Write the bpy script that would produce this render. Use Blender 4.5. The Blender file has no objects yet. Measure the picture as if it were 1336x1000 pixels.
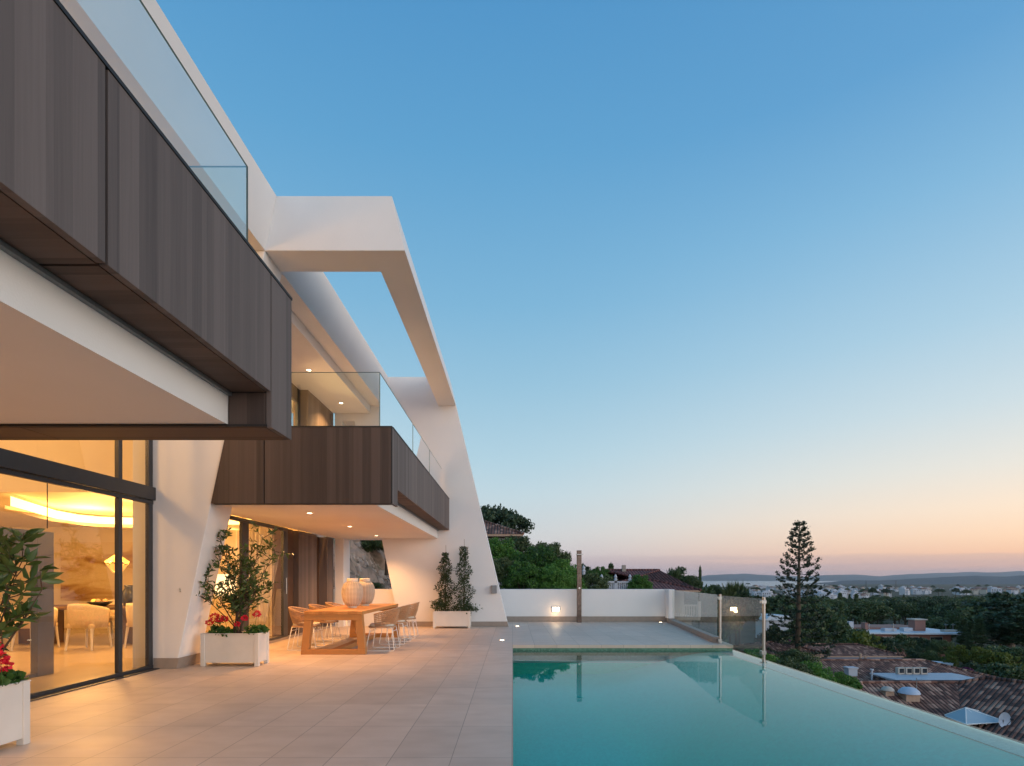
import bpy, math, random
import numpy as np
from mathutils import Vector, Matrix
R = math.radians
random.seed(7); rng = np.random.default_rng(7)
sc = bpy.context.scene
COL = sc.collection

# ---------------------------------------------------------------- camera
F = 716.0; CH = 1.32
cam_d = bpy.data.cameras.new("camera"); cam = bpy.data.objects.new("camera", cam_d); COL.objects.link(cam)
cam.location = (0, 0, CH); cam.rotation_euler = (R(90), 0, 0)
cam_d.sensor_width = 36; cam_d.lens = F/1336*36
cam_d.shift_x = -1/1336; cam_d.shift_y = 256/1336
cam_d.clip_start = 0.05; cam_d.clip_end = 90000
sc.camera = cam
# ---------------------------------------------------------------- sky
def lin(c):
    c = [v/255 for v in c]
    return tuple((v/12.92 if v <= .04045 else ((v+.055)/1.055)**2.4) for v in c)
SUN_AZ = R(80)      # clockwise from +Y: the afterglow is to the right
SUN_EL = R(2.0)
w = bpy.data.worlds.new("World"); sc.world = w; w.use_nodes = True
nt = w.node_tree; nt.nodes.clear()
N = nt.nodes.new; L = nt.links.new
out = N('ShaderNodeOutputWorld'); bg = N('ShaderNodeBackground'); bg.inputs[1].default_value = 1.0
tc = N('ShaderNodeTexCoord'); sep = N('ShaderNodeSeparateXYZ'); L(tc.outputs['Generated'], sep.inputs[0])
def wm(op, a, b=None, c=None):
    n = N('ShaderNodeMath'); n.operation = op
    for i, v in enumerate((a, b, c)):
        if v is None: continue
        if isinstance(v, (int, float)): n.inputs[i].default_value = v
        else: L(v, n.inputs[i])
    return n.outputs[0]
zc = wm('MAXIMUM', sep.outputs[2], 0.0)
def ramp(stops, fac):
    r = N('ShaderNodeValToRGB'); e = r.color_ramp.elements
    while len(e) > 1: e.remove(e[-1])
    e[0].position = stops[0][0]; e[0].color = (*lin(stops[0][1]), 1)
    for p, c in stops[1:]:
        k = e.new(p); k.color = (*lin(c), 1)
    L(fac, r.inputs[0]); return r.outputs[0]
cold = ramp([(0, (184, 188, 206)), (.03, (198, 194, 206)), (.08, (202, 208, 216)), (.15, (190, 212, 224)), (.215, (174, 207, 224)), (.33, (148, 193, 219)),
             (.445, (122, 179, 215)), (.613, (92, 160, 207)), (.726, (77, 147, 200)), (1, (60, 125, 180))], zc)
warm = ramp([(0, (222, 172, 156)), (.03, (246, 192, 162)), (.06, (253, 212, 182)), (.10, (250, 224, 202)), (.157, (230, 224, 216)), (.24, (200, 216, 224)), (.343, (168, 203, 224)),
             (.494, (125, 180, 217)), (.61, (90, 156, 206)), (.8, (72, 140, 194)), (1, (60, 125, 180))], zc)
# azimuth factor toward the afterglow
hl = wm('SQRT', wm('ADD', wm('ADD', wm('MULTIPLY', sep.outputs[0], sep.outputs[0]), wm('MULTIPLY', sep.outputs[1], sep.outputs[1])), 1e-5))
dx = wm('DIVIDE', sep.outputs[0], hl); dy = wm('DIVIDE', sep.outputs[1], hl)
dot = wm('ADD', wm('MULTIPLY', dx, math.sin(SUN_AZ)), wm('MULTIPLY', dy, math.cos(SUN_AZ)))
mr = N('ShaderNodeMapRange'); mr.interpolation_type = 'SMOOTHSTEP'; L(dot, mr.inputs[0]); mr.inputs[1].default_value = .12; mr.inputs[2].default_value = .95
mx = N('ShaderNodeMixRGB'); L(mr.outputs[0], mx.inputs[0]); L(cold, mx.inputs[1]); L(warm, mx.inputs[2])
# thin mauve cloud bank low over the horizon
mp = N('ShaderNodeMapping'); mp.inputs['Scale'].default_value = (1.6, 1.6, 34); L(tc.outputs['Generated'], mp.inputs[0])
nz = N('ShaderNodeTexNoise'); nz.inputs['Scale'].default_value = 2.2; nz.inputs['Detail'].default_value = 7; L(mp.outputs[0], nz.inputs[0])
zz = wm('ADD', sep.outputs[2], wm('MULTIPLY', wm('SUBTRACT', nz.outputs[0], .5), .05))
b1 = N('ShaderNodeMapRange'); b1.interpolation_type = 'SMOOTHSTEP'; L(zz, b1.inputs[0]); b1.inputs[1].default_value = .043; b1.inputs[2].default_value = .024
b2 = N('ShaderNodeMapRange'); b2.interpolation_type = 'SMOOTHSTEP'; L(zz, b2.inputs[0]); b2.inputs[1].default_value = .002; b2.inputs[2].default_value = .016
band = wm('MULTIPLY', wm('MULTIPLY', b1.outputs[0], b2.outputs[0]), wm('MULTIPLY_ADD', nz.outputs[0], 1.0, .08))
mc = N('ShaderNodeMixRGB'); L(band, mc.inputs[0]); L(mx.outputs[0], mc.inputs[1]); mc.inputs[2].default_value = (*lin((178, 166, 180)), 1)
# pale glow added to the unseen sky behind and right, to brighten the walls
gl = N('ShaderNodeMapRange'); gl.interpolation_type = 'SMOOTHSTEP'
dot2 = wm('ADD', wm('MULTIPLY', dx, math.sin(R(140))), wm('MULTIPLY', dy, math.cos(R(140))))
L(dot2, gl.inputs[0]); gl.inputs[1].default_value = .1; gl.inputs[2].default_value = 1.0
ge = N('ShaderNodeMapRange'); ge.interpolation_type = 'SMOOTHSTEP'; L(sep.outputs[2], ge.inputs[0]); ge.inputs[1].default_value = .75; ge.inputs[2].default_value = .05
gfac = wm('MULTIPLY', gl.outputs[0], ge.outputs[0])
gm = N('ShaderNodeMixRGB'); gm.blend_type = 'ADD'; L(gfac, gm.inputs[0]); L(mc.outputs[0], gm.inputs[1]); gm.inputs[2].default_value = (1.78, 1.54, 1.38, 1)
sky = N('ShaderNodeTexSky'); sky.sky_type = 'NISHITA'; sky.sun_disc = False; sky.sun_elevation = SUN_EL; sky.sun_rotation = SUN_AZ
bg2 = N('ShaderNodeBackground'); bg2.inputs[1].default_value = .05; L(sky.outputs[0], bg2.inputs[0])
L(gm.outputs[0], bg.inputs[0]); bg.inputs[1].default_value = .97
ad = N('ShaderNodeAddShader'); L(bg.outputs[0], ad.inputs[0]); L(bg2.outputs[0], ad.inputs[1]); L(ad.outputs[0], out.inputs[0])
# ---------------------------------------------------------------- sun (already on the horizon: soft and weak)
sd = bpy.data.lights.new("sun", 'SUN'); sd.energy = .5; sd.angle = R(25); sd.color = (1, .86, .74)
so = bpy.data.objects.new("sun", sd); COL.objects.link(so)
_el = R(8); _az = R(112)
_d = Vector((math.sin(_az)*math.cos(_el), math.cos(_az)*math.cos(_el), math.sin(_el)))
so.rotation_euler = _d.to_track_quat('Z', 'Y').to_euler()
sc.view_settings.view_transform = 'Standard'; sc.view_settings.look = 'None'; sc.view_settings.exposure = 0; sc.view_settings.gamma = 1
sc.render.engine = 'CYCLES'
try:
    sc.cycles.use_denoising = True; sc.cycles.max_bounces = 10; sc.cycles.transparent_max_bounces = 24
    sc.cycles.caustics_reflective = False; sc.cycles.caustics_refractive = False; sc.cycles.sample_clamp_indirect = 6
except Exception: pass

# ================================================================ helpers
def tag(o, label=None, cat=None, group=None, kind=None):
    if label: o['label'] = label
    if cat: o['category'] = cat
    if group: o['group'] = group
    if kind: o['kind'] = kind
    return o
def thing(name, loc, label, cat, group=None, rz=0):
    o = bpy.data.objects.new(name, None); COL.objects.link(o); o.location = loc; o.rotation_euler = (0, 0, rz)
    o.empty_display_size = .2
    return tag(o, label, cat, group)
def origin(o):
    while o.parent: o = o.parent
    return o.location
class MB:
    def __init__(s): s.v = []; s.f = []
    def add(s, vs, fs):
        b = len(s.v); s.v += [tuple(p) for p in vs]; s.f += [tuple(b+i for i in f) for f in fs]; return s
    def box(s, x0, x1, y0, y1, z0, z1):
        if x0 > x1: x0, x1 = x1, x0
        if y0 > y1: y0, y1 = y1, y0
        if z0 > z1: z0, z1 = z1, z0
        return s.add([(x0,y0,z0),(x1,y0,z0),(x1,y1,z0),(x0,y1,z0),(x0,y0,z1),(x1,y0,z1),(x1,y1,z1),(x0,y1,z1)],
                     [(3,2,1,0),(4,5,6,7),(0,1,5,4),(1,2,6,5),(2,3,7,6),(3,0,4,7)])
    def prism_y(s, poly, y0, y1):      # poly in X,Z counter-clockwise seen from -Y
        n = len(poly)
        vs = [(x, y0, z) for x, z in poly] + [(x, y1, z) for x, z in poly]
        fs = [tuple(range(n)), tuple(range(2*n-1, n-1, -1))] + [(i+n, (i+1) % n+n, (i+1) % n, i) for i in range(n)]
        return s.add(vs, fs)
    def prism_z(s, poly, z0, z1):
        n = len(poly)
        vs = [(x, y, z0) for x, y in poly] + [(x, y, z1) for x, y in poly]
        fs = [tuple(range(n-1, -1, -1)), tuple(range(n, 2*n))] + [(i, (i+1) % n, (i+1) % n+n, i+n) for i in range(n)]
        return s.add(vs, fs)
    def tube(s, pts, r, seg=6, caps=True):
        pts = [Vector(p) for p in pts]; n = len(pts)
        rr = r if isinstance(r, (list, tuple)) else [r]*n
        rings = []; prev = None
        for i, p in enumerate(pts):
            t = (pts[min(i+1, n-1)]-pts[max(i-1, 0)])
            if t.length < 1e-9: t = Vector((0, 0, 1))
            t.normalize()
            if prev is None:
                a = Vector((0, 0, 1)) if abs(t.z) < .9 else Vector((1, 0, 0)); u = t.cross(a).normalized()
            else:
                u = (prev-t*prev.dot(t))
                u = u.normalized() if u.length > 1e-6 else t.orthogonal().normalized()
            prev = u; v = t.cross(u)
            rings.append([p+(u*math.cos(2*math.pi*k/seg)+v*math.sin(2*math.pi*k/seg))*rr[i] for k in range(seg)])
        vs = [q for rg in rings for q in rg]
        fs = [(i*seg+k, i*seg+(k+1) % seg, (i+1)*seg+(k+1) % seg, (i+1)*seg+k) for i in range(n-1) for k in range(seg)]
        if caps: fs += [tuple(range(seg-1, -1, -1)), tuple((n-1)*seg+k for k in range(seg))]
        return s.add(vs, fs)
    def lathe(s, prof, cx=0, cy=0, seg=24):
        vs = [(cx+r*math.cos(2*math.pi*k/seg), cy+r*math.sin(2*math.pi*k/seg), z) for r, z in prof for k in range(seg)]
        fs = [(i*seg+k, i*seg+(k+1) % seg, (i+1)*seg+(k+1) % seg, (i+1)*seg+k) for i in range(len(prof)-1) for k in range(seg)]
        return s.add(vs, fs)
    def disc(s, c, r, seg=16, up=1):
        vs = [(c[0]+r*math.cos(2*math.pi*k/seg), c[1]+r*math.sin(2*math.pi*k/seg), c[2]) for k in range(seg)]
        return s.add(vs, [tuple(range(seg)) if up > 0 else tuple(range(seg-1, -1, -1))])
    def build(s, name, mat, parent=None, bevel=0, smooth=False, mesh_only=False):
        o0 = origin(parent) if parent else Vector((0, 0, 0))
        if parent is not None:
            rt = parent
            while rt.parent: rt = rt.parent
            if rt.get('_local'): o0 = Vector((0, 0, 0))
        me = bpy.data.meshes.new(name)
        me.from_pydata([(p[0]-o0[0], p[1]-o0[1], p[2]-o0[2]) for p in s.v], [], s.f)
        me.materials.append(mat)
        if smooth: me.polygons.foreach_set('use_smooth', [True]*len(me.polygons))
        if mesh_only: return me
        o = bpy.data.objects.new(name, me); COL.objects.link(o)
        if parent: o.parent = parent
        if bevel:
            b = o.modifiers.new('bevel', 'BEVEL'); b.width = bevel; b.segments = 2; b.limit_method = 'ANGLE'; b.angle_limit = R(40)
        return o
def link_mesh(name, me, parent=None):
    o = bpy.data.objects.new(name, me); COL.objects.link(o)
    if parent: o.parent = parent
    return o
def copy_tree(o, parent=None):
    c = o.copy(); COL.objects.link(c)
    if parent: c.parent = parent
    for ch in list(o.children): copy_tree(ch, c)
    return c
def place_copy(proto, loc, rz=0, scale=(1, 1, 1), label=None, used={}):
    if proto.name not in used: used[proto.name] = 1; c = proto
    else: c = copy_tree(proto)
    c.location = loc; c.rotation_euler = (0, 0, rz); c.scale = scale if hasattr(scale, '__len__') else (scale,)*3
    if label: c['label'] = label
    return c
def at(x, y, D): return ((x-669)/F*D, D, CH+(756-y)/F*D)

# ================================================================ materials
def newmat(name):
    m = bpy.data.materials.new(name); m.use_nodes = True
    t = m.node_tree; return m, t, t.nodes['Principled BSDF']
def mat(name, col, rough=.6, metal=0, noise=.06, nscale=8, bump=0, bscale=60, spec=None, emit=None, estr=0):
    m, t, p = newmat(name)
    p.inputs['Roughness'].default_value = rough; p.inputs['Metallic'].default_value = metal
    p.inputs['Base Color'].default_value = (*col, 1)
    if spec is not None: p.inputs['Specular IOR Level'].default_value = spec
    c = t.nodes.new('ShaderNodeTexCoord')
    if noise:
        n = t.nodes.new('ShaderNodeTexNoise'); n.inputs['Scale'].default_value = nscale; n.inputs['Detail'].default_value = 5
        t.links.new(c.outputs['Object'], n.inputs[0])
        r = t.nodes.new('ShaderNodeMapRange'); r.inputs[1].default_value = .3; r.inputs[2].default_value = .7
        r.inputs[3].default_value = 1-noise; r.inputs[4].default_value = 1+noise
        t.links.new(n.outputs[0], r.inputs[0])
        h = t.nodes.new('ShaderNodeVectorMath'); h.operation = 'SCALE'; h.inputs[0].default_value = col
        t.links.new(r.outputs[0], h.inputs['Scale']); t.links.new(h.outputs[0], p.inputs['Base Color'])
    if bump:
        n = t.nodes.new('ShaderNodeTexNoise'); n.inputs['Scale'].default_value = bscale; n.inputs['Detail'].default_value = 3
        t.links.new(c.outputs['Object'], n.inputs[0])
        b = t.nodes.new('ShaderNodeBump'); b.inputs['Strength'].default_value = bump; b.inputs['Distance'].default_value = .01
        t.links.new(n.outputs[0], b.inputs['Height']); t.links.new(b.outputs[0], p.inputs['Normal'])
    if emit:
        p.inputs['Emission Color'].default_value = (*emit, 1); p.inputs['Emission Strength'].default_value = estr
    return m
M = {}
M['plaster'] = mat('white_plaster', (.76, .75, .75), .75, noise=.025, nscale=1.3, bump=.15, bscale=90)
M['plaster_in'] = mat('interior_plaster', (.74, .64, .46), .7, noise=.03, nscale=1.2)
M['trim'] = mat('stone_skirting', (.30, .25, .215), .55, noise=.08, nscale=9, bump=.1)
M['dark_metal'] = mat('anthracite_metal', (.045, .047, .052), .42, .3, noise=.05)
M['grey_metal'] = mat('grey_metal', (.20, .21, .22), .4, .3, noise=.05)
M['black_edge'] = mat('black_shadow_gap', (.012, .011, .011), .6, noise=0)
M['steel'] = mat('brushed_steel', (.45, .45, .44), .28, 1, noise=.05, nscale=30)
M['shower_steel'] = mat('polished_steel', (.10, .078, .068), .24, 1, noise=.12, nscale=6, bump=.5, bscale=9)
M['white_wood'] = mat('white_painted_wood', (.66, .63, .59), .5, noise=.05, nscale=4, bump=.1)
M['white_metal'] = mat('white_metal', (.78, .77, .75), .4, noise=.03)
M['soil'] = mat('potting_soil', (.03, .02, .013), .95, noise=.4, nscale=40, bump=.8, bscale=60)
M['bark'] = mat('bark', (.085, .06, .04), .9, noise=.3, nscale=25, bump=.8, bscale=40)
M['pale_bark'] = mat('pale_bark', (.30, .25, .21), .9, noise=.2, nscale=10, bump=.5, bscale=20)
M['cushion'] = mat('beige_cushion', (.62, .55, .46), .9, noise=.05, nscale=30, bump=.2, bscale=200)
M['rope'] = mat('rattan', (.42, .25, .14), .65, noise=.15, nscale=40)
M['cane'] = mat('woven_cane', (.74, .62, .50), .75, noise=.1, nscale=60)
M['lamp_on'] = mat('lit_lamp', (1, .9, .7), .5, noise=0, emit=(1, .78, .5), estr=14)
M['cove'] = mat('cove_strip', (1, .8, .5), .5, noise=0, emit=(1, .56, .16), estr=5)
M['lit_panel'] = mat('lit_backsplash', (1, .9, .7), .5, noise=0, emit=(1, .80, .48), estr=1.6)
M['gold_shade'] = mat('gold_shade', (.9, .55, .12), .45, noise=.1, emit=(1, .55, .12), estr=.7)
M['grey_cloth'] = mat('dark_grey_lacquer', (.11, .105, .115), .35, noise=.04)
M['curtain'] = mat('linen_curtain', (.75, .68, .58), .85, noise=.05, nscale=14)
M['upholstery'] = mat('cream_upholstery', (.66, .55, .40), .85, noise=.06, nscale=30, bump=.2, bscale=160)
M['darkwood'] = mat('dark_walnut', (.10, .055, .032), .45, noise=.25, nscale=5)
M['in_floor'] = mat('interior_floor_tile', (.46, .37, .26), .25, noise=.04, nscale=2)
M['dark_ceramic'] = mat('dark_ceramic', (.02, .02, .02), .3, noise=0)
M['tin'] = mat('corrugated_tin', (.52, .58, .66), .5, .1, noise=.08, nscale=4)
M['house_white'] = mat('whitewashed_wall', (.50, .51, .56), .8, noise=.08, nscale=.8)
M['house_cream'] = mat('cream_wall', (.50, .44, .38), .8, noise=.06, nscale=.8)
M['house_pink'] = mat('terracotta_wall', (.30, .145, .115), .8, noise=.08, nscale=.8)
M['win_dark'] = mat('dark_window_glass', (.02, .025, .03), .15, noise=0)
M['asphalt'] = mat('asphalt', (.06, .062, .07), .9, noise=.1, nscale=1)
M['skyglass'] = mat('skylight_glass', (.36, .46, .52), .18, noise=0)
M['dish'] = mat('dish_paint', (.42, .50, .62), .5, noise=.05)
M['orange_band'] = mat('flue_clay', (.45, .30, .22), .8, noise=.1)

def tint_noise(t, p, cols, coordout, scale, detail=6, lo=.3, hi=.7, dist=0):
    n = t.nodes.new('ShaderNodeTexNoise'); n.inputs['Scale'].default_value = scale; n.inputs['Detail'].default_value = detail; n.inputs['Distortion'].default_value = dist
    t.links.new(coordout, n.inputs[0])
    r = t.nodes.new('ShaderNodeValToRGB'); e = r.color_ramp.elements
    e[0].position = lo; e[0].color = (*cols[0], 1); e[1].position = hi; e[1].color = (*cols[-1], 1)
    for i, c in enumerate(cols[1:-1]): k = e.new(lo+(hi-lo)*(i+1)/(len(cols)-1)); k.color = (*c, 1)
    t.links.new(n.outputs[0], r.inputs[0]); return r, n

def planks(name, axis, pw, c0, c1, long='Z', rough=.68):
    """laminate of narrow boards: tone steps along `axis`, fine grain along `long`"""
    m, t, p = newmat(name); T = t.nodes.new; K = t.links.new
    g = T('ShaderNodeNewGeometry'); s = T('ShaderNodeSeparateXYZ'); K(g.outputs['Position'], s.inputs[0])
    ax = {'X': 0, 'Y': 1, 'Z': 2}[axis]
    d = T('ShaderNodeMath'); d.operation = 'DIVIDE'; K(s.outputs[ax], d.inputs[0]); d.inputs[1].default_value = pw
    fl = T('ShaderNodeMath'); fl.operation = 'FLOOR'; K(d.outputs[0], fl.inputs[0])
    wn = T('ShaderNodeTexWhiteNoise'); wn.noise_dimensions = '1D'; K(fl.outputs[0], wn.inputs['W'])
    d2 = T('ShaderNodeMath'); d2.operation = 'DIVIDE'; K(s.outputs[ax], d2.inputs[0]); d2.inputs[1].default_value = pw*.37
    fl2 = T('ShaderNodeMath'); fl2.operation = 'FLOOR'; K(d2.outputs[0], fl2.inputs[0])
    wn2 = T('ShaderNodeTexWhiteNoise'); wn2.noise_dimensions = '1D'; K(fl2.outputs[0], wn2.inputs['W'])
    mp = T('ShaderNodeMapping'); sc_ = [90, 90, 90]; sc_[{'X': 0, 'Y': 1, 'Z': 2}[long]] = 2.2; mp.inputs['Scale'].default_value = sc_
    K(g.outputs['Position'], mp.inputs[0])
    nz = T('ShaderNodeTexNoise'); nz.inputs['Scale'].default_value = 1; nz.inputs['Detail'].default_value = 4; K(mp.outputs[0], nz.inputs[0])
    a = T('ShaderNodeMath'); a.operation = 'MULTIPLY_ADD'; K(wn.outputs[0], a.inputs[0]); a.inputs[1].default_value = .5
    b = T('ShaderNodeMath'); b.operation = 'MULTIPLY'; K(nz.outputs[0], b.inputs[0]); b.inputs[1].default_value = .35; K(b.outputs[0], a.inputs[2])
    a2 = T('ShaderNodeMath'); a2.operation = 'MULTIPLY_ADD'; K(wn2.outputs[0], a2.inputs[0]); a2.inputs[1].default_value = .22; K(a.outputs[0], a2.inputs[2])
    mixc = T('ShaderNodeMixRGB'); K(a2.outputs[0], mixc.inputs[0]); mixc.inputs[1].default_value = (*c0, 1); mixc.inputs[2].default_value = (*c1, 1)
    K(mixc.outputs[0], p.inputs['Base Color']); p.inputs['Roughness'].default_value = rough; p.inputs['Specular IOR Level'].default_value = .3
    bp = T('ShaderNodeBump'); bp.inputs['Strength'].default_value = .15; bp.inputs['Distance'].default_value = .002; K(nz.outputs[0], bp.inputs['Height']); K(bp.outputs[0], p.inputs['Normal'])
    return m
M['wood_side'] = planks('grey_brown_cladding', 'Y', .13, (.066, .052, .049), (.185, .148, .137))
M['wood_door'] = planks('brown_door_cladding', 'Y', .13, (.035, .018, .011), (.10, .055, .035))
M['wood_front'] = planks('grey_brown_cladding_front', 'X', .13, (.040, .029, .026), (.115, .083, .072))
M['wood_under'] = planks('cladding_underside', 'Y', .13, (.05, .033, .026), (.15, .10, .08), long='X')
M['teak'] = planks('teak', 'X', .17, (.36, .15, .045), (.58, .28, .09), long='Y', rough=.45)
M['teak_leg'] = planks('teak_leg', 'Y', .2, (.36, .15, .045), (.55, .26, .085), long='Z', rough=.45)

def tile_mat():
    m, t, p = newmat('porcelain_tile'); T = t.nodes.new; K = t.links.new
    g = T('ShaderNodeNewGeometry'); s = T('ShaderNodeSeparateXYZ'); K(g.outputs['Position'], s.inputs[0])
    def ma(op, a, b=None):
        n = T('ShaderNodeMath'); n.operation = op
        for i, v in enumerate((a, b)):
            if v is None: continue
            if isinstance(v, (int, float)): n.inputs[i].default_value = v
            else: K(v, n.inputs[i])
        return n.outputs[0]
    u = ma('DIVIDE', ma('SUBTRACT', s.outputs[0], -.006), .446); v = ma('DIVIDE', ma('SUBTRACT', s.outputs[1], .57), .872)
    fu = ma('FRACT', u); fv = ma('FRACT', v)
    eu = ma('MULTIPLY', ma('MINIMUM', fu, ma('SUBTRACT', 1.0, fu)), .446); ev = ma('MULTIPLY', ma('MINIMUM', fv, ma('SUBTRACT', 1.0, fv)), .872)
    e = ma('MINIMUM', eu, ev)
    r = T('ShaderNodeMapRange'); K(e, r.inputs[0]); r.inputs[1].default_value = .0018; r.inputs[2].default_value = .0042
    cb = T('ShaderNodeCombineXYZ'); K(ma('FLOOR', u), cb.inputs[0]); K(ma('FLOOR', v), cb.inputs[1])
    wn = T('ShaderNodeTexWhiteNoise'); wn.noise_dimensions = '3D'; K(cb.outputs[0], wn.inputs['Vector'])
    mp = T('ShaderNodeMapping'); mp.inputs['Scale'].default_value = (2.6, 5, 2); K(g.outputs['Position'], mp.inputs[0])
    rr, nn = tint_noise(t, p, [(.53, .425, .345), (.575, .465, .38), (.61, .50, .415)], mp.outputs[0], 1.0)
    n2 = T('ShaderNodeTexNoise'); n2.inputs['Scale'].default_value = .7; n2.inputs['Detail'].default_value = 6; K(g.outputs['Position'], n2.inputs[0])
    mul = T('ShaderNodeVectorMath'); mul.operation = 'SCALE'; K(rr.outputs[0], mul.inputs[0])
    K(ma('ADD', ma('MULTIPLY', wn.outputs[0], .13), ma('ADD', ma('MULTIPLY', n2.outputs[0], .22), .84)), mul.inputs['Scale'])
    mix = T('ShaderNodeMixRGB'); K(r.outputs[0], mix.inputs[0]); mix.inputs[1].default_value = (.30, .24, .195, 1); K(mul.outputs[0], mix.inputs[2])
    K(mix.outputs[0], p.inputs['Base Color'])
    rg = T('ShaderNodeMapRange'); K(n2.outputs[0], rg.inputs[0]); rg.inputs[1].default_value = .3; rg.inputs[2].default_value = .7; rg.inputs[3].default_value = .42; rg.inputs[4].default_value = .58
    K(rg.outputs[0], p.inputs['Roughness'])
    bp = T('ShaderNodeBump'); bp.inputs['Strength'].default_value = .3; bp.inputs['Distance'].default_value = .002; K(r.outputs[0], bp.inputs['Height'])
    K(bp.outputs[0], p.inputs['Normal'])
    return m
M['tile'] = tile_mat()

def mosaic(name, c0, c1, size=.025, grout=(.5, .5, .5)):
    m, t, p = newmat(name); T = t.nodes.new; K = t.links.new
    g = T('ShaderNodeNewGeometry')
    sc_ = T('ShaderNodeVectorMath'); sc_.operation = 'SCALE'; K(g.outputs['Position'], sc_.inputs[0]); sc_.inputs['Scale'].default_value = 1/size
    fl = T('ShaderNodeVectorMath'); fl.operation = 'FLOOR'; K(sc_.outputs[0], fl.inputs[0])
    wn = T('ShaderNodeTexWhiteNoise'); wn.noise_dimensions = '3D'; K(fl.outputs[0], wn.inputs['Vector'])
    mix = T('ShaderNodeMixRGB'); K(wn.outputs[0], mix.inputs[0]); mix.inputs[1].default_value = (*c0, 1); mix.inputs[2].default_value = (*c1, 1)
    K(mix.outputs[0], p.inputs['Base Color']); p.inputs['Roughness'].default_value = .25
    return m
M['mosaic'] = mosaic('turquoise_pool_mosaic', (.002, .62, .47), (.004, .69, .53), .03)
M['mosaic_wall'] = mosaic('green_waterline_mosaic', (.05, .16, .10), (.10, .25, .17), .03)
M['mosaic_lip'] = mosaic('pale_lip_mosaic', (.34, .52, .47), (.44, .62, .56), .03)

def glass_mat(name, tint=(.93, .97, .96), ior=1.45, boost=1.0, rough=0):
    m = bpy.data.materials.new(name); m.use_nodes = True; t = m.node_tree; t.nodes.clear(); T = t.nodes.new; K = t.links.new
    o = T('ShaderNodeOutputMaterial'); tr = T('ShaderNodeBsdfTransparent'); tr.inputs[0].default_value = (*tint, 1)
    gl = T('ShaderNodeBsdfGlossy'); gl.inputs['Roughness'].default_value = rough; gl.inputs[0].default_value = (1, 1, 1, 1)
    fr = T('ShaderNodeFresnel'); fr.inputs[0].default_value = ior
    mu = T('ShaderNodeMath'); mu.operation = 'MULTIPLY'; mu.use_clamp = True; K(fr.outputs[0], mu.inputs[0]); mu.inputs[1].default_value = boost
    mx = T('ShaderNodeMixShader'); K(mu.outputs[0], mx.inputs[0]); K(tr.outputs[0], mx.inputs[1]); K(gl.outputs[0], mx.inputs[2]); K(mx.outputs[0], o.inputs[0])
    return m, t, gl, fr
M['glass'] = glass_mat('window_glass', (.94, .95, .94), 1.45, 1.7)[0]
M['rail_glass'] = glass_mat('railing_glass', (.84, .95, .94), 1.5, 3.0)[0]
M['fence_glass'] = glass_mat('fence_glass', (.72, .80, .75), 1.45, 1.7)[0]
mw, tw, glw, frw = glass_mat('pool_water', (.66, .998, .975), 1.19, .85)
n = tw.nodes.new('ShaderNodeTexNoise'); n.inputs['Scale'].default_value = 1.1; n.inputs['Detail'].default_value = 2
c = tw.nodes.new('ShaderNodeNewGeometry'); tw.links.new(c.outputs['Position'], n.inputs[0])
b = tw.nodes.new('ShaderNodeBump'); b.inputs['Strength'].default_value = .05; b.inputs['Distance'].default_value = .02
tw.links.new(n.outputs[0], b.inputs['Height']); tw.links.new(b.outputs[0], glw.inputs['Normal'])
M['water'] = mw

def foliage(name, cols, trans=.25, rough=.55):
    m, t, p = newmat(name); T = t.nodes.new; K = t.links.new
    g = T('ShaderNodeNewGeometry'); oi = T('ShaderNodeObjectInfo')
    a = T('ShaderNodeMath'); a.operation = 'MULTIPLY_ADD'; K(g.outputs['Random Per Island'], a.inputs[0]); a.inputs[1].default_value = .58
    b_ = T('ShaderNodeMath'); b_.operation = 'MULTIPLY'; K(oi.outputs['Random'], b_.inputs[0]); b_.inputs[1].default_value = .42; K(b_.outputs[0], a.inputs[2])
    r = T('ShaderNodeValToRGB'); e = r.color_ramp.elements; e[0].color = (*cols[0], 1); e[1].color = (*cols[-1], 1)
    for i, c in enumerate(cols[1:-1]): k = e.new((i+1)/(len(cols)-1)); k.color = (*c, 1)
    K(a.outputs[0], r.inputs[0]); K(r.outputs[0], p.inputs['Base Color']); p.inputs['Roughness'].default_value = rough
    tl = T('ShaderNodeBsdfTranslucent'); K(r.outputs[0], tl.inputs[0]); mx = T('ShaderNodeMixShader'); mx.inputs[0].default_value = trans
    K(p.outputs[0], mx.inputs[1]); K(tl.outputs[0], mx.inputs[2]); K(mx.outputs[0], t.nodes['Material Output'].inputs[0])
    return m
M['leaf_shrub'] = foliage('laurel_leaf', [(.028, .06, .016), (.055, .11, .028), (.09, .15, .04), (.17, .17, .05)], .2, .35)
M['leaf_geranium'] = foliage('geranium_leaf', [(.03, .09, .015), (.07, .17, .03)], .25)
M['petal'] = foliage('red_petal', [(.55, .008, .03), (.80, .03, .07)], .2)
M['leaf_hedge'] = foliage('hedge_leaf', [(.018, .055, .014), (.045, .12, .02), (.09, .22, .03), (.13, .27, .045)], .25)
M['leaf_dark'] = foliage('dark_leaf', [(.014, .034, .015), (.036, .07, .028), (.07, .115, .042)], .15)
M['leaf_olive'] = foliage('olive_leaf', [(.028, .052, .018), (.062, .10, .03), (.11, .14, .046)], .15)
M['leaf_lime'] = foliage('lime_leaf', [(.05, .08, .012), (.12, .15, .02), (.17, .18, .03)], .25)
M['leaf_magenta'] = foliage('bougainvillea_flower', [(.05, .01, .04), (.16, .02, .12)], .2)
M['leaf_araucaria'] = foliage('araucaria_needle', [(.012, .026, .010), (.022, .042, .014), (.035, .055, .018)], .1)
M['leaf_conifer'] = foliage('trellis_plant_leaf', [(.016, .034, .012), (.03, .06, .018), (.05, .09, .025)], .2)

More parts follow.
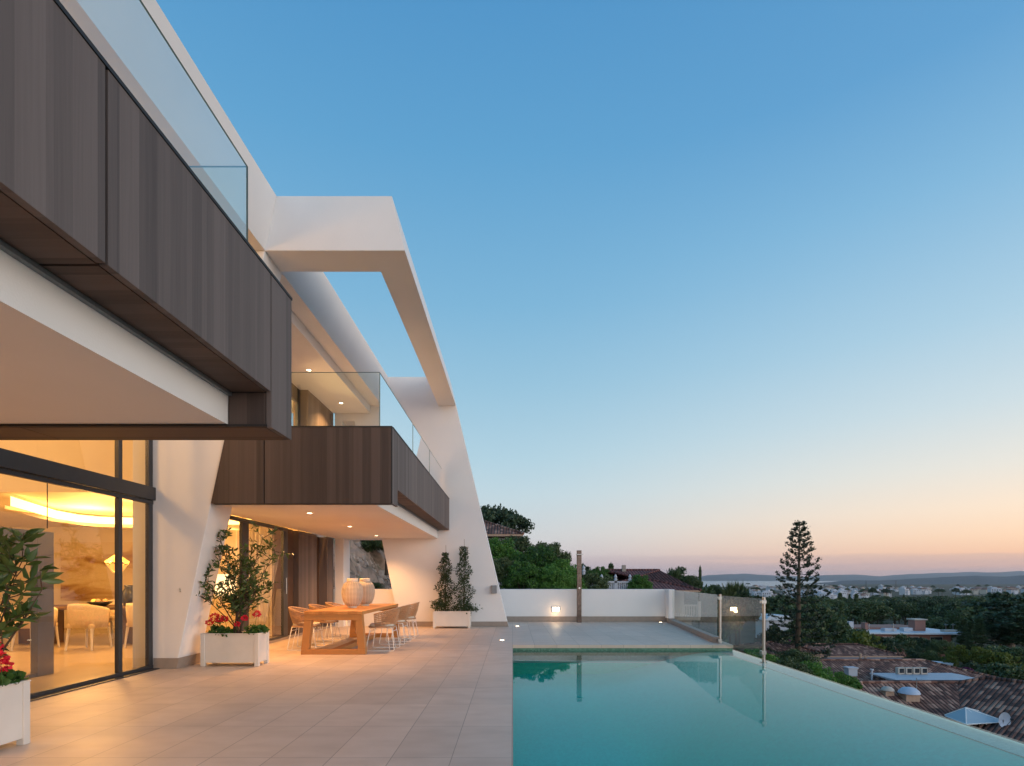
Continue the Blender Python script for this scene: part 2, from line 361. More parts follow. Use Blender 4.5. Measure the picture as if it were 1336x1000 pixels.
def roof_tiles(name, axis, pitch=.24, c=((.05, .022, .018), (.20, .088, .062), (.56, .34, .25))):
    m, t, p = newmat(name); T = t.nodes.new; K = t.links.new
    g = T('ShaderNodeTexCoord'); s = T('ShaderNodeSeparateXYZ'); K(g.outputs['Object'], s.inputs[0])
    def ma(op, a, b=None):
        n_ = T('ShaderNodeMath'); n_.operation = op
        for i, v in enumerate((a, b)):
            if v is None: continue
            if isinstance(v, (int, float)): n_.inputs[i].default_value = v
            else: K(v, n_.inputs[i])
        return n_.outputs[0]
    i = 0 if axis == 'X' else 1
    u = ma('DIVIDE', s.outputs[i], pitch); v = ma('DIVIDE', s.outputs[1-i], .38)
    h = ma('ABSOLUTE', ma('SINE', ma('MULTIPLY', u, math.pi)))
    cb = T('ShaderNodeCombineXYZ'); K(ma('FLOOR', u), cb.inputs[0]); K(ma('FLOOR', v), cb.inputs[1])
    wn = T('ShaderNodeTexWhiteNoise'); wn.noise_dimensions = '3D'; K(cb.outputs[0], wn.inputs['Vector'])
    n_ = T('ShaderNodeTexNoise'); n_.inputs['Scale'].default_value = .5; n_.inputs['Detail'].default_value = 5; K(g.outputs['Object'], n_.inputs[0])
    f = ma('ADD', ma('MULTIPLY', wn.outputs[0], .75), ma('MULTIPLY', ma('SUBTRACT', n_.outputs[0], .4), .8))
    r = T('ShaderNodeValToRGB'); e = r.color_ramp.elements; e[0].color = (*c[0], 1); e[1].color = (*c[2], 1); k = e.new(.5); k.color = (*c[1], 1); K(f, r.inputs[0])
    gap = T('ShaderNodeMapRange'); K(h, gap.inputs[0]); gap.inputs[1].default_value = .1; gap.inputs[2].default_value = .5; gap.inputs[3].default_value = .12; gap.inputs[4].default_value = 1
    sc_ = T('ShaderNodeVectorMath'); sc_.operation = 'SCALE'; K(r.outputs[0], sc_.inputs[0]); K(gap.outputs[0], sc_.inputs['Scale'])
    K(sc_.outputs[0], p.inputs['Base Color']); p.inputs['Roughness'].default_value = .85
    hh = ma('ADD', h, ma('MULTIPLY', ma('FRACT', v), .3))
    bp = T('ShaderNodeBump'); bp.inputs['Strength'].default_value = 1; bp.inputs['Distance'].default_value = .08; K(hh, bp.inputs['Height']); K(bp.outputs[0], p.inputs['Normal'])
    return m
M['tiles_x'] = roof_tiles('clay_tiles_x', 'X')       # courses run down the Y slopes
M['tiles_y'] = roof_tiles('clay_tiles_y', 'Y')
M['tiles_red'] = roof_tiles('red_clay_tiles', 'X', .3, ((.08, .03, .03), (.15, .05, .045), (.22, .08, .065)))

# ================================================================ terrace, pool
PL = lambda z: -4.96+.213*z
PR = lambda z: -.13-.237*z
mb = MB()
mb.box(-5.29, 0, -7, 11.0, -.06, 0)
mb.prism_z([(-6.2, 11.0), (4.42, 11.0), (4.95, 17.0), (4.95, 17.6), (-6.2, 17.6)], -.06, 0)
o = mb.build('terrace', M['tile']); tag(o, kind='structure')
mb = MB(); mb.box(-5.4, -.02, -7, 10.98, -3, -.06); mb.prism_z([(-6, 11.02), (4.38, 11.02), (4.9, 17.5), (-6, 17.5)], -9, -.06)
o = mb.build('terrace_base', M['plaster']); tag(o, kind='structure')
WZ = -.105
mb = MB()
def sm_(a): a = min(1, max(0, a)); return a*a*(3-2*a)
bx_ = [0]+[4.145*i/40 for i in range(1, 41)]; by_ = [-3+14*i/70 for i in range(71)]
bv = [(x, y, -.13-1.28*(sm_((4.145-x)/2.6))*(.35+.65*sm_((11-y)/3.5))) for y in by_ for x in bx_]
mb.add(bv, [(r*41+c, r*41+c+1, (r+1)*41+c+1, (r+1)*41+c) for r in range(70) for c in range(40)])
o = mb.build('pool_basin', M['mosaic'], smooth=True); tag(o, kind='structure')
mb = MB(); mb.box(-.03, -.001, -3, 11, -1.6, -.42); mb.box(0, 4.4, 11.001, 11.02, -1.3, -.36); o = mb.build('pool_wall', M['mosaic']); tag(o, kind='structure')
mb = MB()
mb.box(.002, 4.147, 10.985, 11.02, -.30, -.062); mb.box(4.147, 4.40, 10.985, 11.02, -.12, -.062)
mb.box(-.012, .004, -3, 10.98, -.42, -.062)
o = mb.build('pool_waterline_band', M['mosaic_wall']); tag(o, kind='structure')
mb = MB(); mb.box(4.147, 4.465, -3, 11.45, -3.2, WZ-.016)
o = mb.build('pool_overflow_edge', M['mosaic_lip']); tag(o, kind='structure')
mb = MB(); mb.add([(0.0, -3, WZ), (4.47, -3, WZ), (4.47, 11.46, WZ), (4.43, 11.46, WZ), (4.42, 10.984, WZ), (0.0, 10.984, WZ)], [(0, 1, 2, 3, 4, 5)])
o = mb.build('pool_water', M['water']); tag(o, kind='structure')
# low kerb carrying the glass fence
mb = MB(); mb.prism_z([(4.16, 11.40), (4.32, 11.40), (4.94, 16.95), (4.74, 16.95)], 0.0, .12)
o = mb.build('fence_kerb', M['trim'], bevel=.006); tag(o, kind='structure')
# pool light lenses below the water
for i, (x, y) in enumerate(((1.9, 3.75), (.55, 8.0))):
    m_ = MB(); m_.lathe([(0, .012), (.10, .012), (.12, 0.0)], x, y, 20)
    for k in range(len(m_.v)): m_.v[k] = (m_.v[k][0], m_.v[k][1], m_.v[k][2]-1.449)
    q = thing('pool_light', (x, y, -1.45), ['round pale pool light on the pool floor near the front', 'round pale pool light on the pool floor toward the far deck'][i], 'pool light', 'round lights on the pool floor')
    m_.build('lens', M['mosaic_lip'], q)

# boundary wall
bw = thing('boundary_wall', (2, 17, 0), 'low white rendered wall along the far side of the pool terrace', 'wall')
mb = MB(); mb.box(-5.6, 4.88, 17.0, 17.22, 0, 1.01); mb.box(4.72, 4.90, 16.62, 17.0, .13, 1.012)
mb.build('wall_body', M['plaster'], bw, bevel=.008)
mb = MB(); mb.box(-5.6, 4.86, 16.985, 16.999, 0.002, .17); mb.build('skirting', M['trim'], bw)
def small_light(name, parent, loc, energy, size=.05, col=(1, .60, .28), spot=None, rot=None):
    l = bpy.data.lights.new(name, 'SPOT' if spot else 'POINT'); l.energy = energy; l.color = col; l.shadow_soft_size = size
    if spot: l.spot_size = R(spot); l.spot_blend = .8
    ob = bpy.data.objects.new(name, l); COL.objects.link(ob)
    o0 = origin(parent); ob.parent = parent; ob.location = Vector(loc)-Vector(o0)
    if rot: ob.rotation_euler = rot
    return ob
wl = thing('wall_lamp', (1.33, 16.99, .39), 'small square lit step lamp set in the far white wall left of the shower', 'lamp')
mb = MB(); mb.box(1.21, 1.45, 16.965, 17.0, .32, .465); mb.build('lamp_housing', M['steel'], wl, bevel=.004)
mb = MB(); mb.box(1.225, 1.435, 16.955, 16.967, .335, .452); mb.build('lens', M['lamp_on'], wl)
small_light('lamp_glow', wl, (1.33, 16.82, .33), 2.6, .05)

# glass fence beside the pool
gf = thing('glass_fence', (4.6, 12, 0), 'clear glass pool fence with steel posts running from the white wall to the overflow edge', 'fence')
def gpanel(x0, y0, x1, y1, z0, z1, th=.012):
    d = Vector((x1-x0, y1-y0, 0)).normalized(); n_ = Vector((-d.y, d.x, 0))*th/2
    m_ = MB(); m_.prism_z([(x0+n_.x, y0+n_.y), (x0-n_.x, y0-n_.y), (x1-n_.x, y1-n_.y), (x1+n_.x, y1+n_.y)], z0, z1); return m_
def gsheet(x0, y0, x1, y1, z0, z1):
    m_ = MB(); m_.add([(x0, y0, z0), (x1, y1, z0), (x1, y1, z1), (x0, y0, z1)], [(0, 1, 2, 3)]); return m_
gsheet(4.80, 16.55, 4.44, 13.1, .125, 1.0).build('glass_panel', M['fence_glass'], gf)
gsheet(4.437, 13.07, 4.27, 11.45, .125, 1.0).build('glass_panel', M['fence_glass'], gf)
gsheet(4.268, 11.22, 4.315, 9.50, -.02, .985).build('glass_panel', M['fence_glass'], gf)
for (x, y, z0) in ((4.27, 11.30, 0.0), (4.315, 9.43, WZ-.02)):
    mb = MB(); mb.tube([(x, y, z0), (x, y, 1.01)], .028, 14); p_ = mb.build('post', M['steel'], gf, smooth=False)
    mb = MB(); mb.box(x-.055, x+.055, y-.055, y+.055, z0+.002, z0+.02); mb.build('foot_plate', M['steel'], p_, bevel=.004)
    for zc_ in (.06, .93): mb = MB(); mb.box(x-.05, x+.03, y-.035, y+.06, zc_-.03, zc_+.03); mb.build('clamp', M['steel'], p_, bevel=.004)

# shower column
sh = thing('outdoor_shower', (2.02, 16.75, 0), 'tall slim polished steel outdoor shower column in front of the far white wall', 'shower')
mb = MB(); mb.box(1.955, 2.095, 16.70, 16.80, 0, 2.2); mb.build('column', M['shower_steel'], sh, bevel=.006)
mb = MB(); mb.box(1.93, 2.13, 16.55, 16.69, 2.06, 2.08); mb.tube([(2.025, 16.7, 2.07), (2.025, 16.62, 2.07)], .012, 8); mb.build('shower_head', M['steel'], sh, bevel=.003)
mb = MB(); mb.tube([(2.025, 16.7, 1.05), (2.025, 16.66, 1.05)], .028, 12); mb.build('tap', M['steel'], sh)

# recessed ground lights in the tiles
for i, (px, py, lab) in enumerate(((675, 817.5, 'small lit floor spotlight in the tiles at the corner of the white end wall'),
                                   (655, 836, 'tiny lit floor spotlight in the tiles near the pool corner'),
                                   (862, 812.5, 'small lit floor spotlight at the right end of the far white wall'))):
    D = F*CH/(py-756); x = (px-669)/F*D
    q = thing('floor_spotlight', (x, D, 0), lab, 'floor light', 'lit floor spotlights')
    mb = MB(); mb.disc((x, D, .007), .05); mb.build('lens', M['lamp_on'], q)
    mb = MB(); mb.lathe([(.05, .001), (.05, .009), (.066, .007), (.068, .001)], x, D, 20); mb.build('ring', M['steel'], q)

# ================================================================ villa
V = thing('villa', (-5, 8, 0), 'modern white villa with slanted walls, brown clad balconies and lit sliding glass doors', 'house')
YF, YE = 8.08, 15.3
# pier between the two glazed fronts
mb = MB(); mb.prism_y([(-5.6, 0), (PL(0), 0), (PL(6.158), 6.158), (-5.6, 6.158)], YF, 8.68)
pier = mb.build('slanted_pier', M['plaster'], V, bevel=.01)
mb = MB(); mb.prism_y([(-5.285, .002), (PL(0)+.014, .002), (PL(.16)+.014, .16), (-5.285, .16)], YF-.014, 8.70); mb.build('skirting', M['trim'], pier)
# end wall with slanted openings
EL = lambda z: -3.153-.205*z
mb = MB()
y0, y1 = YE, 15.9
mb.prism_y([(EL(0), 0), (PR(0), 0), (PR(2.45), 2.45), (EL(2.45), 2.45)], y0, y1)
mb.prism_y([(-4.96, 0), (-4.72, 0), (-4.72, 2.45), (-4.96, 2.45)], y0, y1)
mb.prism_y([(-4.72, 0), (EL(0), 0), (EL(1.04), 1.04), (-4.72, 1.04)], y0+.25, y1-.05)
mb.prism_y([(-4.96, 2.45), (PR(2.45), 2.45), (PR(3.6), 3.6), (-4.96, 3.6)], y0, y1)
mb.prism_y([(-4.96, 3.6), (-4.77, 3.6), (-4.77, 5.74), (-4.96, 5.74)], y0, y1)
mb.prism_y([(-4.0, 3.6), (PR(3.6), 3.6), (PR(5.74), 5.74), (-4.42, 5.74)], y0, y1)
mb.prism_y([(-4.96, 5.74), (PR(5.74), 5.74), (PR(6.96), 6.96), (PL(6.96), 6.96), (PL(6.16), 6.16), (-4.96, 6.16)], y0, y1)
ew = mb.build('end_wall', M['plaster'], V)
mb = MB(); mb.prism_y([(EL(0)-.0, .002), (PR(0)+.012, .002), (PR(.14)+.012, .14), (EL(.14), .14)], y0-.014, y0-.001); mb.build('skirting', M['trim'], ew)
mb = MB(); mb.box(-.60, -.44, y0-.12, y0-.002, .93, 1.15); sc1 = mb.build('wall_sconce', M['grey_metal'], ew, bevel=.01)
# roof
mb = MB()
mb.prism_y([(-11, 6.16), (PL(6.16), 6.16), (PL(6.96), 6.96), (-11, 6.96)], -4, YF)
mb.prism_y([(-11, 6.16), (PL(6.16), 6.16), (PL(6.96), 6.96), (-11, 6.96)], YF, YE)
mb.prism_y([(-11, 5.945), (-3.97, 5.945), (-3.97, 6.159), (-11, 6.159)], 8.69, YE-.002)
mb.build('roof_slab', M['plaster'], V)
mb = MB(); mb.prism_y([(PL(6.16)+.001, 6.16), (PR(6.16), 6.16), (PR(6.96), 6.96), (PL(6.96)+.001, 6.96)], YF, 8.64)
mb.prism_y([(-2.075, 6.16), (PR(6.16), 6.16), (PR(6.96), 6.96), (-2.23, 6.96)], 8.64, YE)
mb.build('roof_frame', M['plaster'], V)

# balconies (the same section twice)
def balcony(ya, yb, joints, has_front, cut):
    """ya: near end, yb: far end of the outer cladding plane X=-1.77"""
    slab = MB(); slab.box(-5.28 if not has_front else -4.955, -2.09, ya+.05, yb-.004, 2.455, 3.0)
    s_ = slab.build('balcony_slab', M['plaster'], V)
    sk = MB(); sk.box(-2.10, -2.06, ya+.06, yb-.03, 2.665, 2.688); sk.build('shadow_rail', M['grey_metal'], s_)
    bk = MB(); bk.box(-1.86, -1.81, ya+.05, yb-.01, 2.72, 3.53); bk.box(-2.085, -1.80, ya+.05, yb-.01, 2.706, 2.73)
    bk.box(-1.815, -1.765, ya+.04, yb-.003, 3.552, 3.572)
    b_ = bk.build('cladding_backing', M['black_edge'], V)
    js = [ya]+[j for j in joints]+[yb]
    for a, b in zip(js[:-1], js[1:]):
        low = 2.43 if (b-a) < .45 else 2.69
        m_ = MB(); m_.box(-1.81, -1.77, a+.008, b-.008, low+.003, 3.55); m_.build('cladding_panel', M['wood_side'], V, bevel=.002)
        if low > 2.5:
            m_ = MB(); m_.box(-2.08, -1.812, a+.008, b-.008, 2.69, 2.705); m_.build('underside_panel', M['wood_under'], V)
    return s_
s1 = balcony(-4.0, 4.40, [-2.5, -.87, .76, 2.393, 4.02], False, 0)
s2 = balcony(YF, YE, [YF+.37, 10.2, 12.2, 14.2], True, 0)
# near block: clad cross beam at its far end
mb = MB(); mb.box(-5.28, -1.812, 4.024, 4.395, 2.430, 2.452); mb.box(-5.28, -4.0, 4.024, 4.395, 2.4305, 2.4515)
mb = MB(); mb.box(-3.6, -1.815, 4.026, 4.393, 2.433, 2.45); mb.box(-5.28, -3.61, 4.026, 4.393, 2.433, 2.45)
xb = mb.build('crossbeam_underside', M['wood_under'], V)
mb = MB(); mb.box(-2.085, -1.815, 4.024, 4.04, 2.452, 2.688); mb.build('crossbeam_face', M['wood_front'], xb)
mb = MB(); mb.box(-5.28, -1.80, 4.004, 4.023, 2.436, 2.452); mb.build('edge_trim', M['black_edge'], xb)
mb = MB(); mb.box(-5.2, -1.815, 4.36, 4.397, 2.452, 3.55); mb.build('crossbeam_back', M['wood_front'], xb)
# second block: clad front panel fitted against the pier
for (xa, xb_) in ((-9, -3.66), (-3.645, -1.79)):
    m_ = MB()
    if xa < -8: m_.prism_y([(PL(2.43)+.006, 2.433), (xb_, 2.433), (xb_, 3.55), (PL(3.55)+.006, 3.55)], YF-.02, YF+.02)
    else: m_.prism_y([(xa, 2.433), (xb_, 2.433), (xb_, 3.55), (xa, 3.55)], YF-.02, YF+.02)
    m_.build('cladding_panel', M['wood_front'], V, bevel=.002)
mb = MB(); mb.prism_y([(PL(2.45)+.02, 2.45), (-1.80, 2.45), (-1.80, 3.54), (PL(3.54)+.02, 3.54)], YF+.022, YF+.045)
mb.box(-4.15, -1.772, YF-.022, YF+.05, 3.552, 3.572); mb.box(-1.788, -1.772, YF-.022, YF+.005, 2.433, 3.55)
mb.box(-4.40, -1.79, YF-.02, YF+.06, 2.42, 2.431)
mb.build('cladding_backing', M['black_edge'], V)
# glass balustrades
XG = -1.97
def balus(x0, y0, x1, y1, z0=3.0, z1=4.38):
    o_ = gsheet(x0, y0, x1, y1, z0, z1).build('balustrade_glass', M['rail_glass'], V)
    d = Vector((x1-x0, y1-y0, 0)).normalized()
    e = MB(); e.tube([(x0, y0, z1), (x1, y1, z1)], .006, 4); e.tube([(x1, y1, 3.5), (x1, y1, z1)], .007, 4)
    e.build('glass_edge', M['edge'] if 'edge' in M else M['dark_metal'], o_)
M['edge'] = mat('polished_glass_edge', (.10, .17, .17), .3, noise=0)
balus(XG, .1, XG, 4.07); balus(XG, -3.9, XG, .08); balus(XG-1.6, 4.07, XG, 4.07)
balus(XG-2.2, YF+.04, XG, YF+.04); balus(XG, 10.8, XG, YF+.05); balus(XG, 12.95, XG, 10.82); balus(XG, 15.2, XG, 12.97)
# downlights
def downlight(x, y, z, e=12, spot=130):
    m_ = MB(); m_.disc((x, y, z-.003), .045, 16, -1); l_ = m_.build('downlight', M['lamp_on'], V)
    m2 = MB(); m2.lathe([(.045, z-.002), (.047, z-.007), (.062, z-.006), (.064, z-.0005)], x, y, 20); m2.build('rim', M['white_metal'], l_)
    small_light('downlight_beam', l_, (x, y, z-.04), e, .05, (1, .48, .17), spot)
for px, py in ((404, 669.5), (456.5, 687), (491, 699)):
    D = (2.455-CH)*F/(756-py); downlight((px-669)/F*D, D, 2.455, 240)
for px, py in ((403, 483), (445, 526)):
    D = (5.945-CH)*F/(756-py); downlight((px-669)/F*D, D, 5.945, 330)
for y in (.4, 2.4): downlight(-3.6, y, 2.455, 60)  # out-of-view downlights added to warm the near soffit and floor
for y in (-1.5, .8, 2.8): downlight(-4.9, y, 2.455, 55)  # second unseen row, added for the same warm light

# ---- tall glazed front, plane X=-5.29
XW = -5.29
def frame(name, parent, m, *boxes):
    m_ = MB()
    for b_ in boxes: m_.box(*b_)
    return m_.build(name, m, parent, bevel=.003)
wf = frame('window_frame', V, M['dark_metal'], (XW-.05, XW, -4, YF, 0, .06), (XW-.05, XW, -4, YF, 2.42, 2.475),
           (XW-.06, XW-.005, 7.985, 8.075, .061, 2.42), (XW-.06, XW-.005, 7.985, 8.075, 2.67, 6.15))
frame('transom_beam', wf, M['dark_metal'], (XW-.05, XW+.035, -4, YF+.03, 2.478, 2.668))
frame('threshold', wf, M['dark_metal'], (XW+.002, XW+.10, -4, YF+.15, .001, .014))
for y in (7.40, 5.05, 2.6, .2):
    frame('mullion', wf, M['dark_metal'], (XW-.055, XW+.004, y-.035, y+.035, .061, 2.418), (XW-.055, XW+.004, y-.035, y+.035, 2.67, 6.15))
frame('glazing_joint', wf, M['black_edge'], (XW-.03, XW-.022, 6.262, 6.272, 1.9, 2.418))
ys = [.2, 2.6, 5.05, 7.40, 8.0]
for a, b in zip([-4]+ys[:-1], ys):
    m_ = MB(); m_.add([(XW-.025, a, .06), (XW-.025, b, .06), (XW-.025, b, 2.42), (XW-.025, a, 2.42)], [(0, 1, 2, 3)]); m_.build('pane', M['glass'], wf)
    m_ = MB(); m_.add([(XW-.025, a, 2.67), (XW-.025, b, 2.67), (XW-.025, b, 6.15), (XW-.025, a, 6.15)], [(0, 1, 2, 3)]); m_.build('pane', M['glass'], wf)
# ---- second front, plane X=-5.0
XS = -5.0
frame('door_sill', V, M['trim'], (XS-.28, XS+.02, 8.70, YE-.002, 0.001, .05))
df = frame('sliding_door_frame', V, M['dark_metal'], (XS-.06, XS, 8.69, 12.2, .051, .09), (XS-.06, XS, 8.69, 12.2, 2.38, 2.453), (XS-.06, XS, 11.98, 12.2, .091, 2.379), (XS-.06, XS-.001, 10.15, 10.40, .091, 2.379))
for a, b in ((8.69, 10.16), (10.38, 12.0)):
    m_ = MB(); m_.add([(XS-.03, a, .09), (XS-.03, b, .09), (XS-.03, b, 2.38), (XS-.03, a, 2.38)], [(0, 1, 2, 3)]); m_.build('pane', M['glass'], df)
mb = MB(); mb.tube([(XS+.02, 12.08, 1.0), (XS+.02, 12.08, 1.35)], .01, 8); mb.build('door_handle', M['steel'], df)
for (ya, yb, xo) in ((12.215, 12.62, -.06), (12.63, 12.80, -.12), (12.82, 14.0, .0), (14.02, 14.78, -.22), (14.80, YE-.003, .0)):
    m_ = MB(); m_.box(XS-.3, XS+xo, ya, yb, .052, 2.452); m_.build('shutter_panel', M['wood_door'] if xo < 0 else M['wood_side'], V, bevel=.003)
mb = MB(); mb.box(-5.36, -5.302, 12.21, YE-.003, 0.02, 2.45); mb.box(-5.36, -5.302, 8.70, 12.1, 3.0, 5.94); mb.box(-5.36, -5.302, 13.4, YE-.003, 3.0, 5.94); mb.build('backing_wall', M['darkwood'], V)
# upper floor front (above the second balcony) and near block
for (ya, yb, xo) in ((8.70, 10.0, .0), (10.02, 10.6, -.2), (10.62, 12.1, .0), (13.4, YE-.003, .0)):
    m_ = MB(); m_.box(XS-.3, XS+xo, ya, yb, 3.0, 5.943); m_.build('shutter_panel', M['wood_side'], V, bevel=.003)
uf = frame('window_frame', V, M['dark_metal'], (XS-.28, XS-.2, 12.11, 13.39, 3.0, 3.08), (XS-.28, XS-.2, 12.11, 13.39, 5.6, 5.943), (XS-.28, XS-.2, 12.11, 12.2, 3.08, 5.6), (XS-.28, XS-.2, 13.3, 13.39, 3.08, 5.6))
m_ = MB(); m_.add([(XS-.24, 12.2, 3.08), (XS-.24, 13.3, 3.08), (XS-.24, 13.3, 5.6), (XS-.24, 12.2, 5.6)], [(0, 1, 2, 3)]); m_.build('pane', M['glass'], uf)
mb = MB(); mb.box(-7.2, -5.31, 8.80, 8.85, 3.0, 5.94); mb.box(-7.3, -7.2, 8.81, 14.5, 3.0, 5.94); mb.build('upper_room_wall', M['plaster_in'], V)
small_light('room_light', V, (-6.2, 12.8, 5.2), 260, .2, (1, .58, .24))

# ---- interior
BY = 14.6
mb = MB()
mb.box(-14, XW-.052, -4, BY, -.05, .012)
mb.box(XW-.05, XS-.285, 8.69, BY, -.05, .0125)
fl = mb.build('interior_floor', M['in_floor'], V)
mb = MB()
mb.box(-14, -5.37, BY, BY+.1, 0, 2.99)              # back wall
mb.box(-14.1, -14, -4, BY, 0, 6.1)                  # far side wall
mb.box(-14, -5.7, 8.70, 8.78, 2.76, 6.1)            # bulkhead
mb.box(-14, XW-.06, -4.1, -4.0, 0, 6.1)
mb.box(-14, -5.31, 8.70, BY, 2.70, 2.76)            # low ceiling
mb.box(-5.62, -5.32, 8.14, 8.66, 0.013, 6.1)
mb.build('interior_wall', M['plaster_in'], V)
# cove strip
cp = [(-8.1, 8.85), (-8.9, 10.7), (-9.0, 11.4), (-8.8, 11.8), (-8.3, 11.95), (-5.9, 11.95)]
mb = MB()
for (a, b) in zip(cp[:-1], cp[1:]):
    mb.add([(a[0], a[1], 2.50), (b[0], b[1], 2.50), (b[0], b[1], 2.66), (a[0], a[1], 2.66)], [(0, 1, 2, 3)])
cv = mb.build('cove_light', M['cove'], V)
mb = MB()
for (a, b) in zip(cp[:-1], cp[1:]):
    mb.add([(a[0], a[1]-.10, 2.44), (b[0], b[1]-.10, 2.44), (b[0], b[1]-.10, 2.50), (a[0], a[1]-.10, 2.50)], [(0, 1, 2, 3)])
    mb.add([(a[0], a[1]-.10, 2.44), (b[0], b[1]-.10, 2.44), (b[0], b[1]+.5, 2.44), (a[0], a[1]+.5, 2.44)], [(3, 2, 1, 0)])
mb.build('cove_shelf', M['plaster_in'], cv)
for (x, y, z, e) in ((-7.6, 5.2, 4.6, 150), (-8.2, 10.6, 2.25, 120), (-6.4, 9.6, 2.3, 55), (-6.3, 12.6, 2.3, 60), (-11, 8, 2.6, 120), (-7.2, 2.2, 3.8, 90)):
    small_light('room_light', V, (x, y, z), e*2.1, .35, (1, .50, .14))
# lit worktop niche
kn = thing('kitchen_counter', (-6.9, 14.3, 0), 'kitchen counter with a bright lit backsplash seen through the sliding door', 'counter')
mb = MB(); mb.box(-8.1, -5.9, 14.0, 14.59, .013, .86); mb.build('cabinet', M['upholstery'], kn)
mb = MB(); mb.box(-8.15, -5.85, 13.96, 14.595, .861, .90); mb.build('worktop', M['white_metal'], kn)
mb = MB(); mb.box(-7.9, -6.4, 14.57, 14.596, .91, 1.45); mb.build('backsplash', M['lit_panel'], kn)
mb = MB(); mb.box(-8.1, -6.2, 14.25, 14.595, 1.46, 2.2); mb.build('wall_cabinet', M['upholstery'], kn)
ct = thing('curtain', (-5.6, 12.6, 0), 'pale curtain hanging inside the right end of the sliding door', 'curtain')
mb = MB(); P_ = []
for i in range(60): P_.append((-5.42-.9*i/59, 12.5+.04*math.sin(i*1.1)))
for i in range(59):
    a, b = P_[i], P_[i+1]; mb.add([(a[0], a[1], .03), (b[0], b[1], .03), (b[0], b[1], 2.68), (a[0], a[1], 2.68)], [(0, 1, 2, 3)])
mb.build('cloth', M['curtain'], ct, smooth=True)
# dark portal inside the glass
pf = thing('portal_frame', (-6.37, 6.8, 0), 'dark grey freestanding portal frame just inside the big window on the left', 'partition')
mb = MB(); mb.box(-6.47, -6.37, 7.36, 7.62, .013, 1.97); mb.box(-6.47, -6.37, 5.0, 7.358, 1.62, 1.97); mb.box(-6.47, -6.37, 4.75, 4.998, .013, 1.97); mb.box(-6.47, -6.38, 5.0, 7.358, .013, .06)
mb.build('frame', M['grey_cloth'], pf, bevel=.004)
# mural
mu = thing('wall_picture', (-9.6, 14.58, 1.5), 'large misty landscape picture on the back wall of the dining room', 'picture')
mm, tm, pm = newmat('misty_landscape')
tcn = tm.nodes.new('ShaderNodeTexCoord'); mpn = tm.nodes.new('ShaderNodeMapping'); mpn.inputs['Scale'].default_value = (.7, 1, 2.2); tm.links.new(tcn.outputs['Object'], mpn.inputs[0])
rr_, _ = tint_noise(tm, pm, [(.30, .15, .05), (.50, .34, .15), (.66, .52, .30), (.70, .58, .36)], mpn.outputs[0], 1.0, 8, .36, .58, .8)
tm.links.new(rr_.outputs[0], pm.inputs['Base Color']); pm.inputs['Roughness'].default_value = .6
mb = MB(); mb.box(-12.0, -8.3, 14.565, 14.595, .75, 2.3); mb.build('canvas', mm, mu)

# dining room furniture
def din_chair(loc, rz, label, first=[None]):
    if first[0] is None:
        q = thing('dining_chair', (0, 0, 0), label, 'chair', 'cream dining chairs inside'); q['_local'] = 1
        m_ = MB(); n = 14
        for k in range(n):
            pass
        m_.box(-.24, .24, -.24, .24, .40, .49); m_.build('seat', M['upholstery'], q, bevel=.03)
        m_ = MB(); seg = 18
        inn = []; 
        for lv, (z, rr) in enumerate(((.42, .25), (.6, .275), (.80, .285), (.86, .275))):
            for k in range(seg+1):
                a = R(-115+230*k/seg)
                zz_ = z if z < .5 else z-.16*(1-math.cos(a))*.5*(z/.86)
                inn.append((math.sin(a)*rr, -math.cos(a)*rr, zz_))
        out_ = [(x*1.14, y*1.14, z) for x, y, z in inn]
        nn_ = len(inn); m_.v = inn+out_
        for lv in range(3):
            for k in range(seg):
                i0 = lv*(seg+1)+k; m_.f += [(i0, i0+1, i0+seg+2, i0+seg+1), (nn_+i0, nn_+i0+seg+1, nn_+i0+seg+2, nn_+i0+1)]
        for k in range(seg):
            i0 = 3*(seg+1)+k; m_.f.append((i0, i0+1, nn_+i0+1, nn_+i0)); m_.f.append((k+1, k, nn_+k, nn_+k+1))
        for lv in range(3):
            i0 = lv*(seg+1); i1 = i0+seg+1; m_.f += [(i0, i1, nn_+i1, nn_+i0), (i0+seg, nn_+i0+seg, nn_+i1+seg, i1+seg)]
        m_.build('backrest', M['upholstery'], q, smooth=True)
        for sx in (-1, 1):
            for sy in (-1, 1):
                m_ = MB(); m_.tube([(sx*.21, sy*.21, .40), (sx*.24, sy*.25, 0.0)], [.026, .016], 8); m_.build('leg', M['white_wood'], q)
        first[0] = q; c = q
    else: c = copy_tree(first[0])
    c.location = loc; c.rotation_euler = (0, 0, rz); c['label'] = label
    return c
for x, y, rz, lab in ((-7.95, 10.3, R(0), 'cream dining chair left of the mullion, back to the window'), (-8.95, 10.3, R(8), 'cream dining chair behind the left planter shrub and portal frame'),
                      (-7.05, 10.55, R(-25), 'cream dining chair seen through the narrow right window pane'), (-10.0, 10.4, R(5), 'cream dining chair farthest left inside'),
                      (-7.9, 12.3, R(180), 'cream dining chair on the far side of the dining table'), (-9.0, 12.3, R(175), 'cream dining chair on the far side at the left of the table')):
    din_chair((x, y, .013), rz, lab)
dt = thing('dining_table', (-8.5, 11.3, .013), 'dark dining table among cream chairs inside the villa', 'table')
mb = MB(); mb.box(-10.4, -6.9, 10.75, 11.85, .72, .77); mb.build('tabletop', M['darkwood'], dt, bevel=.01)
for x in (-9.7, -7.6): mb = MB(); mb.box(x-.3, x+.3, 11.1, 11.5, .013, .719); mb.build('leg', M['darkwood'], dt)
tv = thing('table_vase', (-7.75, 11.1, .77), 'black vase standing on the indoor dining table', 'vase')
